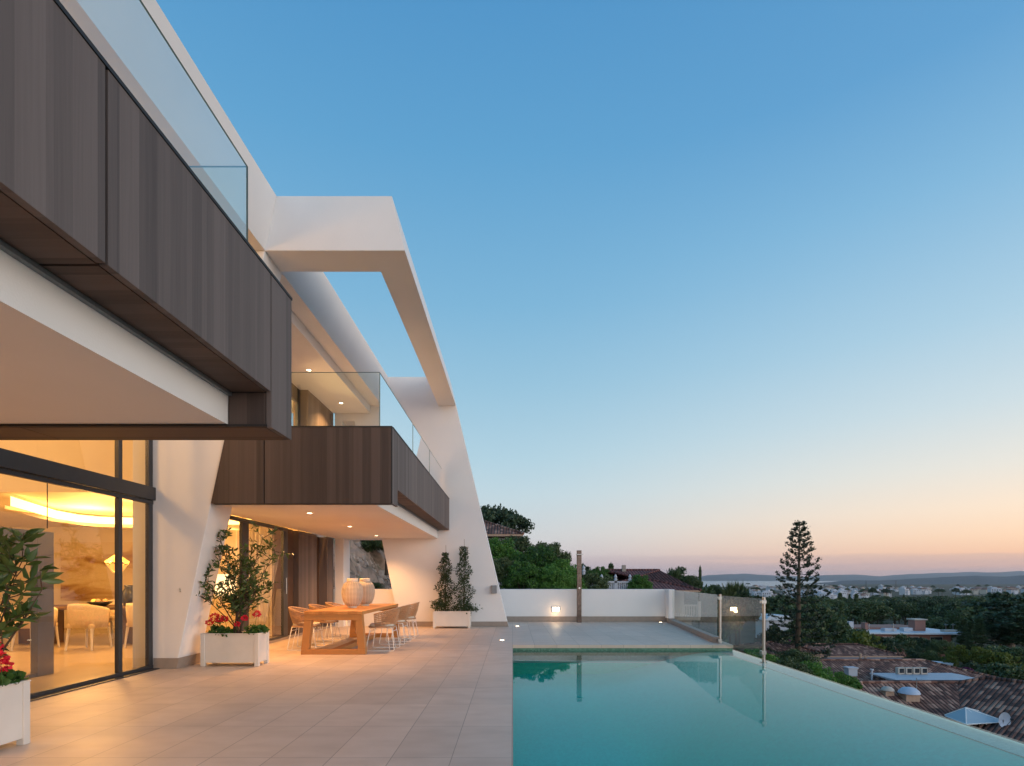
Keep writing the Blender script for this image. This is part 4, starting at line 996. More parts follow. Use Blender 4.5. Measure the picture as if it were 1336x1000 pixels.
def put(kind, px, py_top, D, width=None, label=None, group=None, H=None, ground=None, cat=None, matl=None, dpy=0):
    """a tree whose crown reaches row py_top when standing at distance D"""
    cr = [ch for ch in P[kind].children if ch.name.startswith('crown')][0].data
    co = np.empty(len(cr.vertices)*3, np.float32); cr.vertices.foreach_get('co', co); co = co.reshape(-1, 3)
    mh_ = float(np.percentile(co[:, 2], 99.2)); mw_ = float(np.percentile(np.abs(co[:, :2]), 98))*2
    heights = {'near': 4.6, 'near2': 4.6, 'round': 6.9, 'round2': 6.4, 'lime': 4.4, 'stone': 9.0, 'cyp': 7.9, 'fir': 9.1, 'tall': 11.5, 'palm': 6.9}
    widths = {'near': 5.0, 'near2': 5.0, 'round': 6.8, 'round2': 7.2, 'lime': 3.8, 'stone': 9.2, 'cyp': 1.7, 'fir': 4.6, 'tall': 4.4, 'palm': 3.2}
    X_, _, zt = at(px, py_top, D); zg = float(gz(X_, D)) if ground is None else ground
    hh = max(zt-zg, .8); sz = hh/mh_; sx = sz if width is None else (width*D/F)/mw_; lim = {'near': 1.25, 'near2': 1.25, 'round': 1.4, 'round2': 1.3, 'lime': 1.4, 'stone': 1.3}.get(kind, 9)
    if sz > sx*lim: sz = sx*lim; zg = zt-mh_*sz
    sx = sz if width is None else (width*D/F)/mw_
    src = P[kind]
    if kind in USED: c_ = copy_tree(src)
    else: c_ = src; USED[kind] = 1
    c_.location = (X_, D, zg); c_.scale = (sx, sx, sz); c_.rotation_euler = (0, 0, random.uniform(0, 6.28))
    if label: c_['label'] = label
    if group: c_['group'] = group
    elif 'group' in c_: del c_['group']
    if matl:
        for ch in c_.children:
            if ch.name.startswith('crown'): ch.data = ch.data.copy(); ch.data.materials[0] = matl
    return c_
random.seed(3)
# hedge trees behind the wall, left of the shower
for (k, x, y, D, w_, lab) in (('near', 648, 706, 24, 70, 'bright green bushy tree beside the edge of the end wall'),
                              ('near2', 672, 702, 28, 60, 'dark bushy tree below the tiled roof corner'),
                              ('near', 700, 716, 23, 62, 'bright green bushy tree in the middle of the hedge behind the wall'),
                              ('near2', 712, 710, 30, 60, 'olive green tree at the back of the hedge behind the wall'),
                              ('near', 733, 733, 22, 60, 'bright green tree just left of the shower column'),
                              ('near2', 655, 730, 20.5, 50, 'dark low shrub tree directly behind the wall by the end wall'),
                              ('near', 682, 735, 20, 52, 'low bright green shrub behind the wall left of the lamp'),
                              ('near', 722, 742, 20, 44, 'low bright green shrub behind the wall above the lamp'),
                              ('near2', 771, 750, 24, 46, 'dark low shrub behind the wall right of the shower column'),
                              ('near', 833, 752, 26, 36, 'rounded green shrub behind the wall beside the red roof')):
    put(k, x, y, D, w_, lab)
put('stone', 640, 664, 62, 96, 'dark umbrella pine rising behind the tiled roof by the end wall')
put('palm', 737, 719, 48, 22, 'small palm rising from the hedge left of the shower column')
for (k, x, y, D, w_, lab) in (('round', 760, 737, 60, 26, 'dark round tree just right of the shower column'), ('near', 782, 741, 50, 30, 'light green tree behind the white balustrade, left part'),
                              ('fir', 797, 737, 58, 28, 'small dark fir behind the white balustrade'), ('round2', 788, 752, 44, 40, 'olive tree low behind the white balustrade'),
                              ('palm', 849, 743, 70, 20, 'fan palm rising behind the red roof'), ('palm', 826, 746, 80, 12, 'tiny palm over the ridge of the red roof'),
                              ('round', 885, 742, 62, 40, 'big dark leafy tree right of the red roof'), ('round2', 902, 752, 60, 32, 'olive leafy tree next to the small pointed conifer'),
                              ('palm', 880, 741, 60, 26, 'palm fronds topping the dark leafy tree right of the red roof'),
                              ('fir', 913.5, 742, 66, 13, 'small pointed conifer standing between leafy trees'), ('round2', 931, 764, 64, 30, 'low dark tree right of the pointed conifer'),
                              ('palm', 953, 758, 60, 26, 'left fan palm behind the steel fence post'), ('palm', 965, 759, 63, 26, 'right fan palm behind the glass fence'),
                              ('round', 960, 768, 62, 50, 'dark trees below the fan palms behind the glass fence'), ('round2', 905, 768, 58, 70, 'dark thicket seen through the glass fence'),
                              ('round', 935, 784, 46, 60, 'dark shrubbery low behind the glass fence')):
    put(k, x, y, D, w_, lab)
# valley: single trees one can point at
for (k, x, y, D, w_, lab) in (
        ('round', 1018, 778, 120, 55, 'dark round tree left of the tall araucaria in the valley'), ('round', 1075, 790, 110, 60, 'dark round tree right of the tall araucaria'),
        ('fir', 1098, 787, 85, 22, 'pale tall conifer between araucaria and flat roofed building'), ('round2', 1085, 806, 78, 50, 'olive tree in front of the pale conifer'),
        ('round2', 1052, 815, 66, 60, 'olive tree spreading behind the araucaria trunk'), ('round', 1010, 818, 60, 50, 'dark tree behind the left side of the araucaria'),
        ('round2', 1120, 822, 72, 44, 'green tree below the flat roofed building, left side'), ('lime', 1127, 826, 64, 40, 'yellow green hedge tree left of the terracotta building'),
        ('palm', 1166, 834, 72, 30, 'palm in front of the terracotta building'), ('round', 1150, 832, 70, 36, 'dark bush in front of the terracotta building'),
        ('round2', 1176, 829, 76, 34, 'olive bush hiding the middle of the terracotta wall'), ('round', 1203, 833, 80, 30, 'dark tree at the foot of the terracotta wall'), ('near2', 1228, 836, 78, 34, 'dark bush at the right corner of the terracotta building'),
        ('round', 1198, 846, 66, 30, 'dark bush beside the road below the terracotta building'), ('round2', 1215, 850, 64, 26, 'green bush at the road edge'),
        ('round2', 1215, 812, 110, 56, 'olive tree behind the right end of the terracotta building'), ('round2', 1228, 806, 118, 50, 'spreading olive tree right of the terracotta building'),
        ('lime', 1250, 842, 62, 24, 'small yellow tree beside the road'), ('lime', 1239, 856, 60, 22, 'yellow shrub at the foot of the small yellow tree'),
        ('cyp', 1257, 808, 88, 16, 'slim dark cypress, first of three beside the road'), ('cyp', 1267, 812, 86, 15, 'slim dark cypress in the middle of three'), ('cyp', 1278, 806, 88, 18, 'slim reddish dark cypress, third of three'),
        ('tall', 1318, 786, 90, 62, 'tall dark tree with a pale trunk near the right edge'), ('tall', 1345, 790, 84, 60, 'tall dark tree cut by the right edge'),
        ('round', 1265, 785, 150, 44, 'big round grey green tree on the slope'), ('round', 1298, 789, 140, 46, 'big round tree left of the tall dark tree'),
        ('round', 1235, 790, 160, 42, 'round dark tree above the olive trees'), ('round2', 1305, 812, 105, 44, 'olive tree behind the cypresses'),
        ('lime', 1277, 845, 56, 22, 'golden green bush, left of three near the right edge'), ('lime', 1292, 849, 55, 22, 'golden green bush, middle of three near the right edge'), ('lime', 1313, 853, 54, 30, 'golden green bush, right of three near the right edge'),
        ('round2', 1300, 844, 60, 56, 'green tree behind the golden bushes'), ('round2', 1330, 846, 58, 50, 'green tree at the right edge beside the clay roof'), ('round', 1268, 866, 50, 40, 'dark bush under the golden bushes'),
        ('round2', 1310, 868, 48, 70, 'dark green hedge behind the big clay roof'),
        ('near', 1060, 868, 30, 70, 'green shrub just beyond the pool edge under the araucaria'), ('near2', 1025, 862, 26, 60, 'dark shrub just beyond the pool edge at the steel post'),
        ('near', 1098, 880, 31, 50, 'green shrub below the white wall beyond the pool edge'), ('near2', 1040, 850, 40, 56, 'dark shrub at the foot of the araucaria'), ('near', 985, 850, 30, 60, 'green shrub behind the steel post of the glass fence')):
    put(k, x, y, D, w_, lab)
put('lime', 1020, 831, 60, 40, 'magenta bougainvillea behind the araucaria', matl=M['leaf_magenta'], cat='shrub')
put('lime', 1262, 872, 48, 22, 'small magenta bougainvillea behind the clay roofs', matl=M['leaf_magenta'], cat='shrub')
# the wooded slope: many like trees
random.seed(11)
LB = {'round': 'dark round tree among many on the wooded slope below the town', 'round2': 'olive green tree among many on the wooded slope below the town', 'fir': 'dark pointed tree among many on the wooded slope below the town', 'tall': 'tall dark tree among many on the wooded slope'}
cnt = 0
for D, n_, spread_ in ((105, 12, 12), (130, 16, 14), (165, 22, 16), (210, 30, 18), (270, 36, 20), (350, 42, 24), (450, 46, 30)):
    for i in range(n_):
        px = 985+(1390-985)*(i+random.random())/n_; DD = D*random.uniform(.88, 1.12)
        if D < 140 and 1100 < px < 1235: continue
        k = random.choices(['round', 'round2', 'fir'], [5, 4, 1])[0]
        X_ = (px-669)/F*DD; zg = float(gz(X_, DD)); h_ = random.uniform(5.5, 10.5) if k != 'fir' else random.uniform(7, 12)
        y_top = 756-(zg+h_-CH)*F/DD
        put(k, px, y_top, DD, (h_*random.uniform(.9, 1.3) if k != 'fir' else h_*.45)*F/DD, LB[k], 'trees covering the wooded slope'); cnt += 1
# beyond that the wood is one mass
pts = []
for i in range(5200):
    DD = 430*math.exp(rng.random()*.95); px = 930+rng.random()*520; X_ = (px-669)/F*DD; zg = float(gz(X_, DD)); r_ = rng.uniform(1.8, 3.6)
    d = unit(12); d[:, 2] = np.abs(d[:, 2]); pts.append(np.array([X_, DD, zg+.5])+d*r_*np.array([1, 1, .9]))
me = quad_leaves('far_wood', np.concatenate(pts), 1.3, M['leaf_olive'])
o = link_mesh('far_wood', me); tag(o, 'dark far wood covering the slope below the white town', 'wood', kind='stuff')

# araucaria
ar = thing('araucaria', at(1043, 0, 55)[:2]+(float(gz(28.7, 55)),), 'tall araucaria with tiered branches standing beyond the pool', 'tree')
AX, AY = 28.73, 55.0; KA = 55/38; zg = float(gz(AX, AY)); zt = CH+(756-682)/F*AY
m_ = MB(); m_.tube([(AX-.25, AY, zg-.5), (AX-.1, AY, (zg+zt)/2), (AX, AY, zt)], [.34, .22, .04], 8); m_.build('trunk', M['bark'], ar, smooth=True)
pos = []; br = MB(); dirs = []
random.seed(21)
H_ = zt-zg; z = zt-.3
while z > zg+1.0:
    t = (zt-z)/H_
    rad = float(np.interp(t, [0, .04, .2, .42, .6, .85, 1], [.25, .7, 1.35, 2.2, 3.0, 4.1, 3.7]))
    nb = 6; off = random.uniform(0, 6.28)
    for k in range(nb):
        a = off+2*math.pi*k/nb+random.uniform(-.18, .18); rr = rad*random.uniform(.65, 1.1)
        rise = (.42 if t < .5 else .12)*rr; pts_ = []
        for j in range(7):
            s = j/6; pts_.append(Vector((AX+math.cos(a)*rr*s, AY+math.sin(a)*rr*s, z-.10*math.sin(s*3.0)*rr*.6+rise*s*s)))
        br.tube(pts_, [.035*(1-.7*j/6)*(.5+t) for j in range(7)], 4, False)
        nt_ = int(1+rr*1.35) if t < .5 else int(2+rr*1.8)
        for j in range(nt_):
            s = (.30 if t < .45 else .25)+(.75 if t >= .45 else .70)*(j+.5)/nt_; b_ = pts_[int(s*6)].lerp(pts_[min(6, int(s*6)+1)], s*6 % 1)
            for sg in (-1, 1):
                aa = a+sg*random.uniform(.5, 1.0); l_ = (.30+.40*(1-s))*min(1, .4+rr*.25); dd = Vector((math.cos(aa), math.sin(aa), random.uniform(.25, .8) if t < .5 else random.uniform(-.05, .35))).normalized()
                nn_ = 10
                for q_ in range(nn_):
                    tt_ = random.random(); c0 = b_+dd*l_*tt_
                    pos.append((c0.x+random.gauss(0, .045), c0.y+random.gauss(0, .045), c0.z+random.gauss(0, .045))); dirs.append((dd.x+random.gauss(0, .5), dd.y+random.gauss(0, .5), dd.z+random.gauss(0, .5)))
        # tuft at the end
        e = pts_[-1]
        for q_ in range(24):
            pos.append((e.x+random.gauss(0, .12), e.y+random.gauss(0, .12), e.z+random.gauss(.05, .11))); dirs.append((random.gauss(0, 1), random.gauss(0, 1), random.gauss(.4, 1)))
    z -= .54+.46*t+random.uniform(-.05, .05)
br.build('branches', M['bark'], ar)
o0 = ar.location; P_ = np.array(pos)-np.array(o0)
link_mesh('crown', quad_leaves('araucaria_crown', P_, .11, M['leaf_araucaria'], dirs=dirs), ar)

# ================================================================ houses
def slope_quad(m_, a, b, c_, d, th=.12):
    m_.add([a, b, c_, d, (a[0], a[1], a[2]-th), (b[0], b[1], b[2]-th), (c_[0], c_[1], c_[2]-th), (d[0], d[1], d[2]-th)], [(0, 1, 2, 3), (7, 6, 5, 4), (0, 4, 5, 1), (1, 5, 6, 2), (2, 6, 7, 3), (3, 7, 4, 0)])
def hip_roof(x0, x1, y0, y1, ze, zr, q, along='X', inset=None, mx=None, my=None, name='roof'):
    """hipped roof over a rectangle; ridge along X or Y"""
    mx = mx or M['tiles_x']; my = my or M['tiles_y']
    if along == 'X':
        i_ = inset if inset is not None else (y1-y0)/2; ym = (y0+y1)/2; r0 = (x0+i_, ym, zr); r1 = (x1-i_, ym, zr)
        a = MB(); a.add([(x0, y0, ze), (x1, y0, ze), r1, r0], [(0, 1, 2, 3)]); a.add([(x1, y1, ze), (x0, y1, ze), r0, r1], [(0, 1, 2, 3)])
        b_ = MB(); b_.add([(x1, y0, ze), (x1, y1, ze), r1], [(0, 1, 2)]); b_.add([(x0, y1, ze), (x0, y0, ze), r0], [(0, 1, 2)])
    else:
        i_ = inset if inset is not None else (x1-x0)/2; xm = (x0+x1)/2; r0 = (xm, y0+i_, zr); r1 = (xm, y1-i_, zr)
        b_ = MB(); b_.add([(x0, y1, ze), (x0, y0, ze), r0, r1], [(0, 1, 2, 3)]); b_.add([(x1, y0, ze), (x1, y1, ze), r1, r0], [(0, 1, 2, 3)])
        a = MB(); a.add([(x0, y0, ze), (x1, y0, ze), r0], [(0, 1, 2)]); a.add([(x1, y1, ze), (x0, y1, ze), r1], [(0, 1, 2)])
    A = a.build(name, mx, q); B = b_.build(name+'_hip', my, A)
    e = MB(); e.box(x0+.05, x1-.05, y0+.05, y1-.05, ze-.16, ze-.005); e.build('eaves', M['orange_band'], A)
    # ridge capping
    c_ = MB(); c_.tube([r0, r1], .13, 8)
    for (cx_, cy_) in ((x0, y0), (x0, y1)): c_.tube([(cx_, cy_, ze+.03), r0], .11, 8)
    for (cx_, cy_) in ((x1, y0), (x1, y1)): c_.tube([(cx_, cy_, ze+.03), r1], .11, 8)
    if along == 'Y':
        c_ = MB(); c_.tube([r0, r1], .13, 8)
        for cx_ in (x0, x1): c_.tube([(cx_, y0, ze+.03), r0], .11, 8); c_.tube([(cx_, y1, ze+.03), r1], .11, 8)
    c_.build('ridge', my, A)
    return A
def walls(q, x0, x1, y0, y1, z0, z1, m='house_white', wins=(), name='wall'):
    m_ = MB(); m_.box(x0, x1, y0, y1, z0, z1); W_ = m_.build(name, M[m], q)
    for (xa, xb_, za, zb) in wins:
        f_ = MB(); f_.box(xa-.06, xb_+.06, y0-.03, y0-.002, za-.06, zb+.06); fo = f_.build('window', M['white_metal'], q)
        g2 = MB(); g2.box(xa, xb_, y0-.045, y0-.031, za, zb); g2.build('pane', M['win_dark'], fo)
    return W_
# A: near clay-roofed house below the pool
A = thing('clay_roof_house', (28.5, 33, -10), 'nearest house below the pool with a large weathered clay tile roof', 'house')
w_ = walls(A, 22.0, 35.2, 17, 39.6, -12, -7.5, 'house_white'); w_.rotation_euler.z = R(29)
walls(A, 18.6, 27, 28.4, 38.6, -12, -7.6, 'house_white')
r_ = hip_roof(21.1, 35.9, 16, 40.4, -7.4, -4.6, A, 'Y'); r_.rotation_euler.z = R(29)
hip_roof(17.2, 33.5, 27.6, 39.4, -7.5, -4.96, A, 'X', inset=4.0, name='wing_roof')
# rooftop things on A
def onA(px, py, D): return at(px, py, D)
q = thing('roof_skylight', onA(1270, 936, 29.8), 'glass pyramid skylight with white bars on the nearest clay roof', 'skylight')
x, y, z = q.location; apex = (x-.35, y+.1, z+.50); cs = [(x-1.05, y-.8, z-.18), (x+1.1, y-.8, z-.05), (x+1.2, y+.8, z+.1), (x-1.0, y+.8, z-.1)]
m_ = MB()
for k in range(4): m_.add([cs[k], cs[(k+1) % 4], apex], [(0, 1, 2)])
m_.build('glazing', M['skyglass'], q)
m_ = MB()
for k in range(4): m_.tube([cs[k], apex], .028, 5); m_.tube([cs[k], cs[(k+1) % 4]], .035, 5)
m_.tube([((cs[0][0]+cs[1][0])/2, cs[0][1], cs[0][2]), apex], .02, 5); m_.build('glazing_bars', M['white_metal'], q)
q = thing('satellite_dish', onA(1311, 940, 28.6), 'pale oval satellite dish standing on the nearest clay roof', 'satellite dish')
x, y, z = q.location; m_ = MB(); rings = []
for r_, dy_ in ((0, .10), (.2, .085), (.36, .03), (.42, 0)):
    for k in range(24):
        a = 2*math.pi*k/24; m_.v.append((x+r_*.78*math.cos(a), y+dy_-.0, z+r_*math.sin(a)))
m_.f = [(i*24+k, i*24+(k+1) % 24, (i+1)*24+(k+1) % 24, (i+1)*24+k) for i in range(3) for k in range(24)]
m_.build('reflector', M['dish'], q, smooth=True)
m_ = MB(); m_.tube([(x, y+.1, z), (x, y+.15, z-.9)], .03, 6); m_.build('mast', M['steel'], q)
m_ = MB(); m_.tube([(x, y, z-.38), (x+.05, y-.35, z+.12)], .012, 5); m_.box(x, x+.1, y-.4, y-.3, z+.08, z+.18); m_.build('feed_arm', M['win_dark'], q)
for (px, py, D, lab) in ((1186, 908, 32.0, 'square chimney with a rounded cap on the nearest clay roof'), (1158, 903, 32.4, 'small pale chimney at the left of the nearest clay roof')):
    X_, Y_, Z_ = onA(px, py, D); s_ = .95 if px == 1186 else .6
    q = thing('chimney', (X_, Y_, Z_-.3), lab, 'chimney'); m_ = MB(); m_.box(X_-.42*s_, X_+.42*s_, Y_-.35*s_, Y_+.35*s_, Z_-1.3, Z_+.12*s_); m_.build('stack', M['orange_band'], q)
    m_ = MB(); m_.lathe([(.6*s_, Z_+.16*s_), (.55*s_, Z_+.3*s_), (.35*s_, Z_+.48*s_), (0, Z_+.55*s_)], X_, Y_, 16); m_.build('cap', M['dish'] if px == 1186 else M['house_cream'], q, smooth=True)
q = thing('television_aerial', onA(1196, 905, 31.8), 'thin television aerial mast beside the square chimney', 'aerial'); x, y, z = q.location
m_ = MB(); m_.tube([(x, y, z-.6), (x, y, z+.9)], .02, 5); m_.tube([(x-.3, y, z+.75), (x+.3, y, z+.8)], .012, 4)
for k in range(5): m_.tube([(x-.25+.12*k, y-.15, z+.76), (x-.25+.12*k, y+.15, z+.78)], .008, 4)
m_.build('mast', M['steel'], q)
# B: house behind with tin roof and air conditioners
B = thing('tin_roof_house', (24, 46, -10), 'house with brown clay roof and a strip of pale corrugated roofing with four air conditioners', 'house')
walls(B, 25.5, 31.4, 42.5, 50, -12, -6.75, 'house_white', [(27, 29.5, -8.6, -7.6)])
walls(B, 28.8, 34.6, 41.2, 42.4, -12, -6.3, 'house_white')
hip_roof(22.5, 38.6, 43.0, 50.5, -6.6, -5.55, B, 'X')
m_ = MB()
for k in range(49):
    xx = 28.35+k*.134; m_.box(xx, xx+.075, 40.4, 43.6, -6.19, -6.12)
m_.prism_z([(28.3, 40.4), (34.9, 40.4), (35.3, 43.5), (28.5, 43.6)], -6.26, -6.19); m_.build('tin_roof', M['tin'], B)
m_ = MB()
for k in range(33): m_.tube([(28.2+k*.205, 40.1, -6.38), (28.2+k*.205, 40.42, -6.29)], .085, 6)
m_.build('eaves_tiles', M['tiles_x'], B)
for k in range(4):
    X_ = 30.35+k*.60; Y_ = 43.0; q = thing('air_conditioner', (X_, Y_, -6.11), ['air conditioner box on the tin roof, leftmost of four', 'air conditioner box on the tin roof, second from the left', 'air conditioner box on the tin roof, third from the left', 'air conditioner box on the tin roof, rightmost of four'][k], 'air conditioner', 'air conditioners on the tin roof')
    m_ = MB(); m_.box(X_-.25, X_+.25, Y_-.15, Y_+.2, -6.115, -5.6); m_.build('casing', M['house_cream'], q, bevel=.02)
    m_ = MB(); m_.box(X_-.14, X_+.2, Y_-.165, Y_-.151, -6.0, -5.66); m_.build('grille', M['win_dark'], q)
q = thing('chimney', at(1110, 880, 44), 'small white chimney box on the brown roof left of the air conditioners', 'chimney'); x, y, z = q.location
m_ = MB(); m_.box(x-.35, x+.35, y-.3, y+.3, z-.8, z+.5); m_.build('stack', M['house_white'], q); m_ = MB(); m_.box(x-.42, x+.42, y-.37, y+.37, z+.5, z+.58); m_.build('cap', M['house_white'], q)
q = thing('vent_pipe', at(1137.5, 884, 43), 'thin white vent pipe on the roof edge left of the air conditioners', 'pipe'); x, y, z = q.location
m_ = MB(); m_.tube([(x, y, z-.5), (x, y, z+.55)], .07, 8); m_.tube([(x, y, z+.55), (x, y, z+.65)], .13, 8); m_.build('pipe', M['house_white'], q)
# C: house with long roof behind the araucaria
Cc = thing('long_roof_house', (26, 63, -10), 'low white house with a long brown tiled roof behind the araucaria', 'house')
walls(Cc, 32, 41.0, 60.2, 65, -13, -7.05, 'house_white', [(38.5, 40.4, -8.2, -7.4)])
hip_roof(30.5, 42.5, 59.5, 65.8, -7.0, -6.1, Cc, 'X')
m_ = MB(); m_.box(33.5, 42.0, 57.6, 59.4, -7.35, -7.2); m_.box(33.5, 40, 59.0, 60.1, -8.0, -7.36); m_.build('parapet', M['house_white'], Cc)
C2 = thing('long_roof_house', (29, 52, -10), 'low house with brown tiled roof left of the araucaria, mostly behind shrubs', 'house')
walls(C2, 24.6, 30.5, 56, 60, -12, -6.2, 'house_white', [(26, 28, -7.6, -6.7)]); hip_roof(24.0, 31.3, 55, 61, -6.15, -5.3, C2, 'X')
q = thing('chimney', at(1125, 864, 57), 'white double chimney in front of the long roofed house', 'chimney'); x, y, z = q.location
m_ = MB(); m_.box(x-.5, x+.5, y-.3, y+.3, z-1.5, z+.3); m_.build('stack', M['house_white'], q); m_ = MB(); m_.tube([(x-.2, y, z+.3), (x-.2, y, z+.9)], .12, 8); m_.tube([(x+.3, y, z+.3), (x+.3, y, z+.7)], .10, 8); m_.build('flue', M['orange_band'], q)
# canopy strips right of it
q = thing('canopy', at(1190, 862, 62), 'pale flat canopy strip between the trees right of the long roofed house', 'canopy'); x, y, z = q.location
m_ = MB(); m_.prism_z([(x-5, y+2), (x+2.2, y-3), (x+3.2, y-2.0), (x-4.5, y+3)], z-.1, z+.1); m_.build('sheet', M['tin'], q)
m_ = MB()
for (ax, ay) in ((x-4.6, y+2.3), (x+2.2, y-2.6)): m_.tube([(ax, ay, z-3.5), (ax, ay, z-.1)], .07, 6)
m_.build('support', M['steel'], q)
# D: terracotta flat roofed building
Dd = thing('terracotta_building', (62, 96, -14), 'long terracotta building with a flat roof terrace, chimneys and white boxes', 'building')
x0, y0, zr = 57.5, 92, -7.55
walls(Dd, x0, 73.5, 92, 104, -15, -7.8, 'house_pink', [(66.5, 68, -9.6, -8.4), (70, 72, -9.6, -8.4), (62, 64, -9.6, -8.4)])
m_ = MB(); m_.prism_z([(57.0, 91.3), (75.4, 89.8), (75.6, 104), (57, 104.5)], -7.79, -7.55); m_.build('roof_slab', M['tin'], Dd)
m_ = MB(); m_.box(60, 73, 97, 103.5, -7.54, -7.2); m_.build('roof_room', M['house_pink'], Dd)
m_ = MB(); m_.box(68.9, 70.7, 94, 95.6, -7.54, -5.7); ch = m_.build('chimney', M['house_pink'], Dd); m_ = MB(); m_.box(68.7, 70.9, 93.8, 95.8, -5.69, -5.5); m_.build('chimney_cap', M['house_cream'], ch)
for (xx, yy, w_, h_, mt) in ((63.2, 93.2, 2.0, .5, 'house_white'), (66.3, 93.0, 1.5, .6, 'house_white'), (57.6, 94, .8, 1.6, 'house_white'), (61, 95, .5, 1.3, 'house_pink'), (72.5, 92, 2.2, .35, 'house_cream')):
    m_ = MB(); m_.box(xx, xx+w_, yy, yy+1.1, -7.54, -7.54+h_); m_.build('roof_box', M[mt], Dd)
for xx in (64.5, 74.6, 73.4, 60.4): m_ = MB(); m_.tube([(xx, 93, -7.54), (xx, 93, -6.2)], .06, 5); m_.tube([(xx-.35, 93, -6.4), (xx+.35, 93, -6.4)], .04, 4); m_.build('aerial', M['steel'], Dd)
# road
mb = MB()
pr = [(1160, 858, 74), (1188, 846, 84), (1222, 846, 80), (1262, 850, 74), (1262, 872, 62), (1215, 866, 64)]
rp = [(at(px, py, D)[0], D) for px, py, D in pr]
mb.add([(x, y, float(gz(x, y))+.35) for x, y in rp], [tuple(range(len(rp)-1, -1, -1))]); o = mb.build('road', M['asphalt']); tag(o, kind='structure')
# E: small blue-white house
E = thing('small_house', at(1012, 812, 92), 'small pale blue roofed house left of the araucaria', 'house'); x, y, z = E.location
walls(E, x-1.6, x+2.6, y, y+4, z-4, z+.3, 'house_white'); m_ = MB(); m_.prism_y([(x-1.9, z+.3), (x+2.9, z+.3), (x+2.0, z+1.1), (x-1.0, z+1.2)], y-.3, y+4.3); m_.build('roof', M['tin'], E)
# F: tiled roof corner above the hedge at the end wall
Ff = thing('hillside_house', (-8, 46, 0), 'white hillside house whose clay tile roof corner shows beside the end wall', 'house')
xr = (683-669)/F*44; walls(Ff, -14, xr-.75, 45.2, 58, -2, 4.7, 'house_white', [(-2.6, -1.6, 2.2, 3.6)])
hip_roof(-16, xr, 44, 59, 4.95, 8.0, Ff, 'X')
# G: red roof right of balustrade
G = thing('red_roof_house', (11, 52, -3), 'house with a low red tiled roof behind the wall right of the balustrade', 'house')
walls(G, 8.2, 15.6, 50, 62, -5, .35, 'house_cream'); hip_roof(7.4, 16.6, 48.4, 63.5, .35, 2.25, G, 'X', mx=M['tiles_red'], my=M['tiles_red'])
q = thing('chimney', (11.2, 55.5, 2.0), 'small dark chimney on the ridge of the red roof', 'chimney'); m_ = MB(); m_.box(11.05, 11.4, 55.3, 55.7, 1.9, 2.75); m_.build('stack', M['trim'], q)
# H: cream villa seen through the glass
Hh = thing('balcony_house', (11.5, 40, -4), 'cream house with a balustraded balcony seen through the glass fence', 'house')
walls(Hh, 11.7, 12.9, 39.6, 44, -6, -1.6, 'house_cream', [(12.05, 12.5, -3.0, -2.0)]); m_ = MB(); m_.box(11.3, 13.3, 38.9, 44, -1.59, -1.4); m_.build('balcony_floor', M['house_cream'], Hh)
m_ = MB()
for k in range(12): m_.tube([(11.35+k*.17, 39, -1.4), (11.35+k*.17, 39, -.6)], .045, 6)
m_.box(11.3, 13.3, 38.93, 39.07, -.6, -.48)
for xx in (11.36, 13.24): m_.box(xx-.1, xx+.1, 38.9, 39.1, -1.4, -.25)
m_.build('balustrade', M['house_cream'], Hh)
# white balustrade fence behind wall
q = thing('white_balustrade', (4.2, 25.5, 0), 'white balustrade fence with finial posts standing behind the far wall', 'fence')
def bfence(x0, y0, x1, y1, n_, posts, zt_=1.2, zb=-2.0):
    m_ = MB()
    for k in range(n_):
        t_ = (k+.5)/n_; x = x0+(x1-x0)*t_; y = y0+(y1-y0)*t_; m_.tube([(x, y, zb+1.6), (x, y, zt_-.05)], .035, 6)
    m_.build('balusters', M['house_white'], q)
    m_ = MB(); d = Vector((x1-x0, y1-y0, 0)).normalized(); n__ = Vector((-d.y, d.x, 0))*.06
    m_.prism_z([(x0+n__.x, y0+n__.y), (x0-n__.x, y0-n__.y), (x1-n__.x, y1-n__.y), (x1+n__.x, y1+n__.y)], zt_-.05, zt_+.03)
    m_.build('rail', M['house_white'], q); m_ = MB(); m_.prism_z([(x0+n__.x, y0+n__.y), (x0-n__.x, y0-n__.y), (x1-n__.x, y1-n__.y), (x1+n__.x, y1+n__.y)], zb, zb+1.6); m_.build('plinth', M['house_white'], q)
    for t_ in posts:
        x = x0+(x1-x0)*t_; y = y0+(y1-y0)*t_; m_ = MB(); m_.box(x-.06, x+.06, y-.06, y+.06, zb, zt_+.1); m_.lathe([(.10, zt_+.1), (.05, zt_+.16), (.08, zt_+.24), (.03, zt_+.33), (0, zt_+.36)], x, y, 10); m_.build('post', M['house_white'], q)
bfence(3.55, 26, 5.55, 26, 22, (0, .33, .66, 1.0), 1.2)
bfence(2.9, 30, 4.2, 30.5, 9, (.35,), 1.25)
# white garden column
q = thing('white_pillar', (3.6, 30, -2), 'slim white garden pillar just right of the shower column', 'pillar')
X_, Y_, _ = at(761.5, 740, 30); m_ = MB(); m_.tube([(X_, Y_, -2), (X_, Y_, 1.75)], [.13, .09], 8); m_.lathe([(.12, 1.75), (.06, 1.85), (.09, 1.95), (0, 2.1)], X_, Y_, 10); m_.build('shaft', M['house_white'], q)

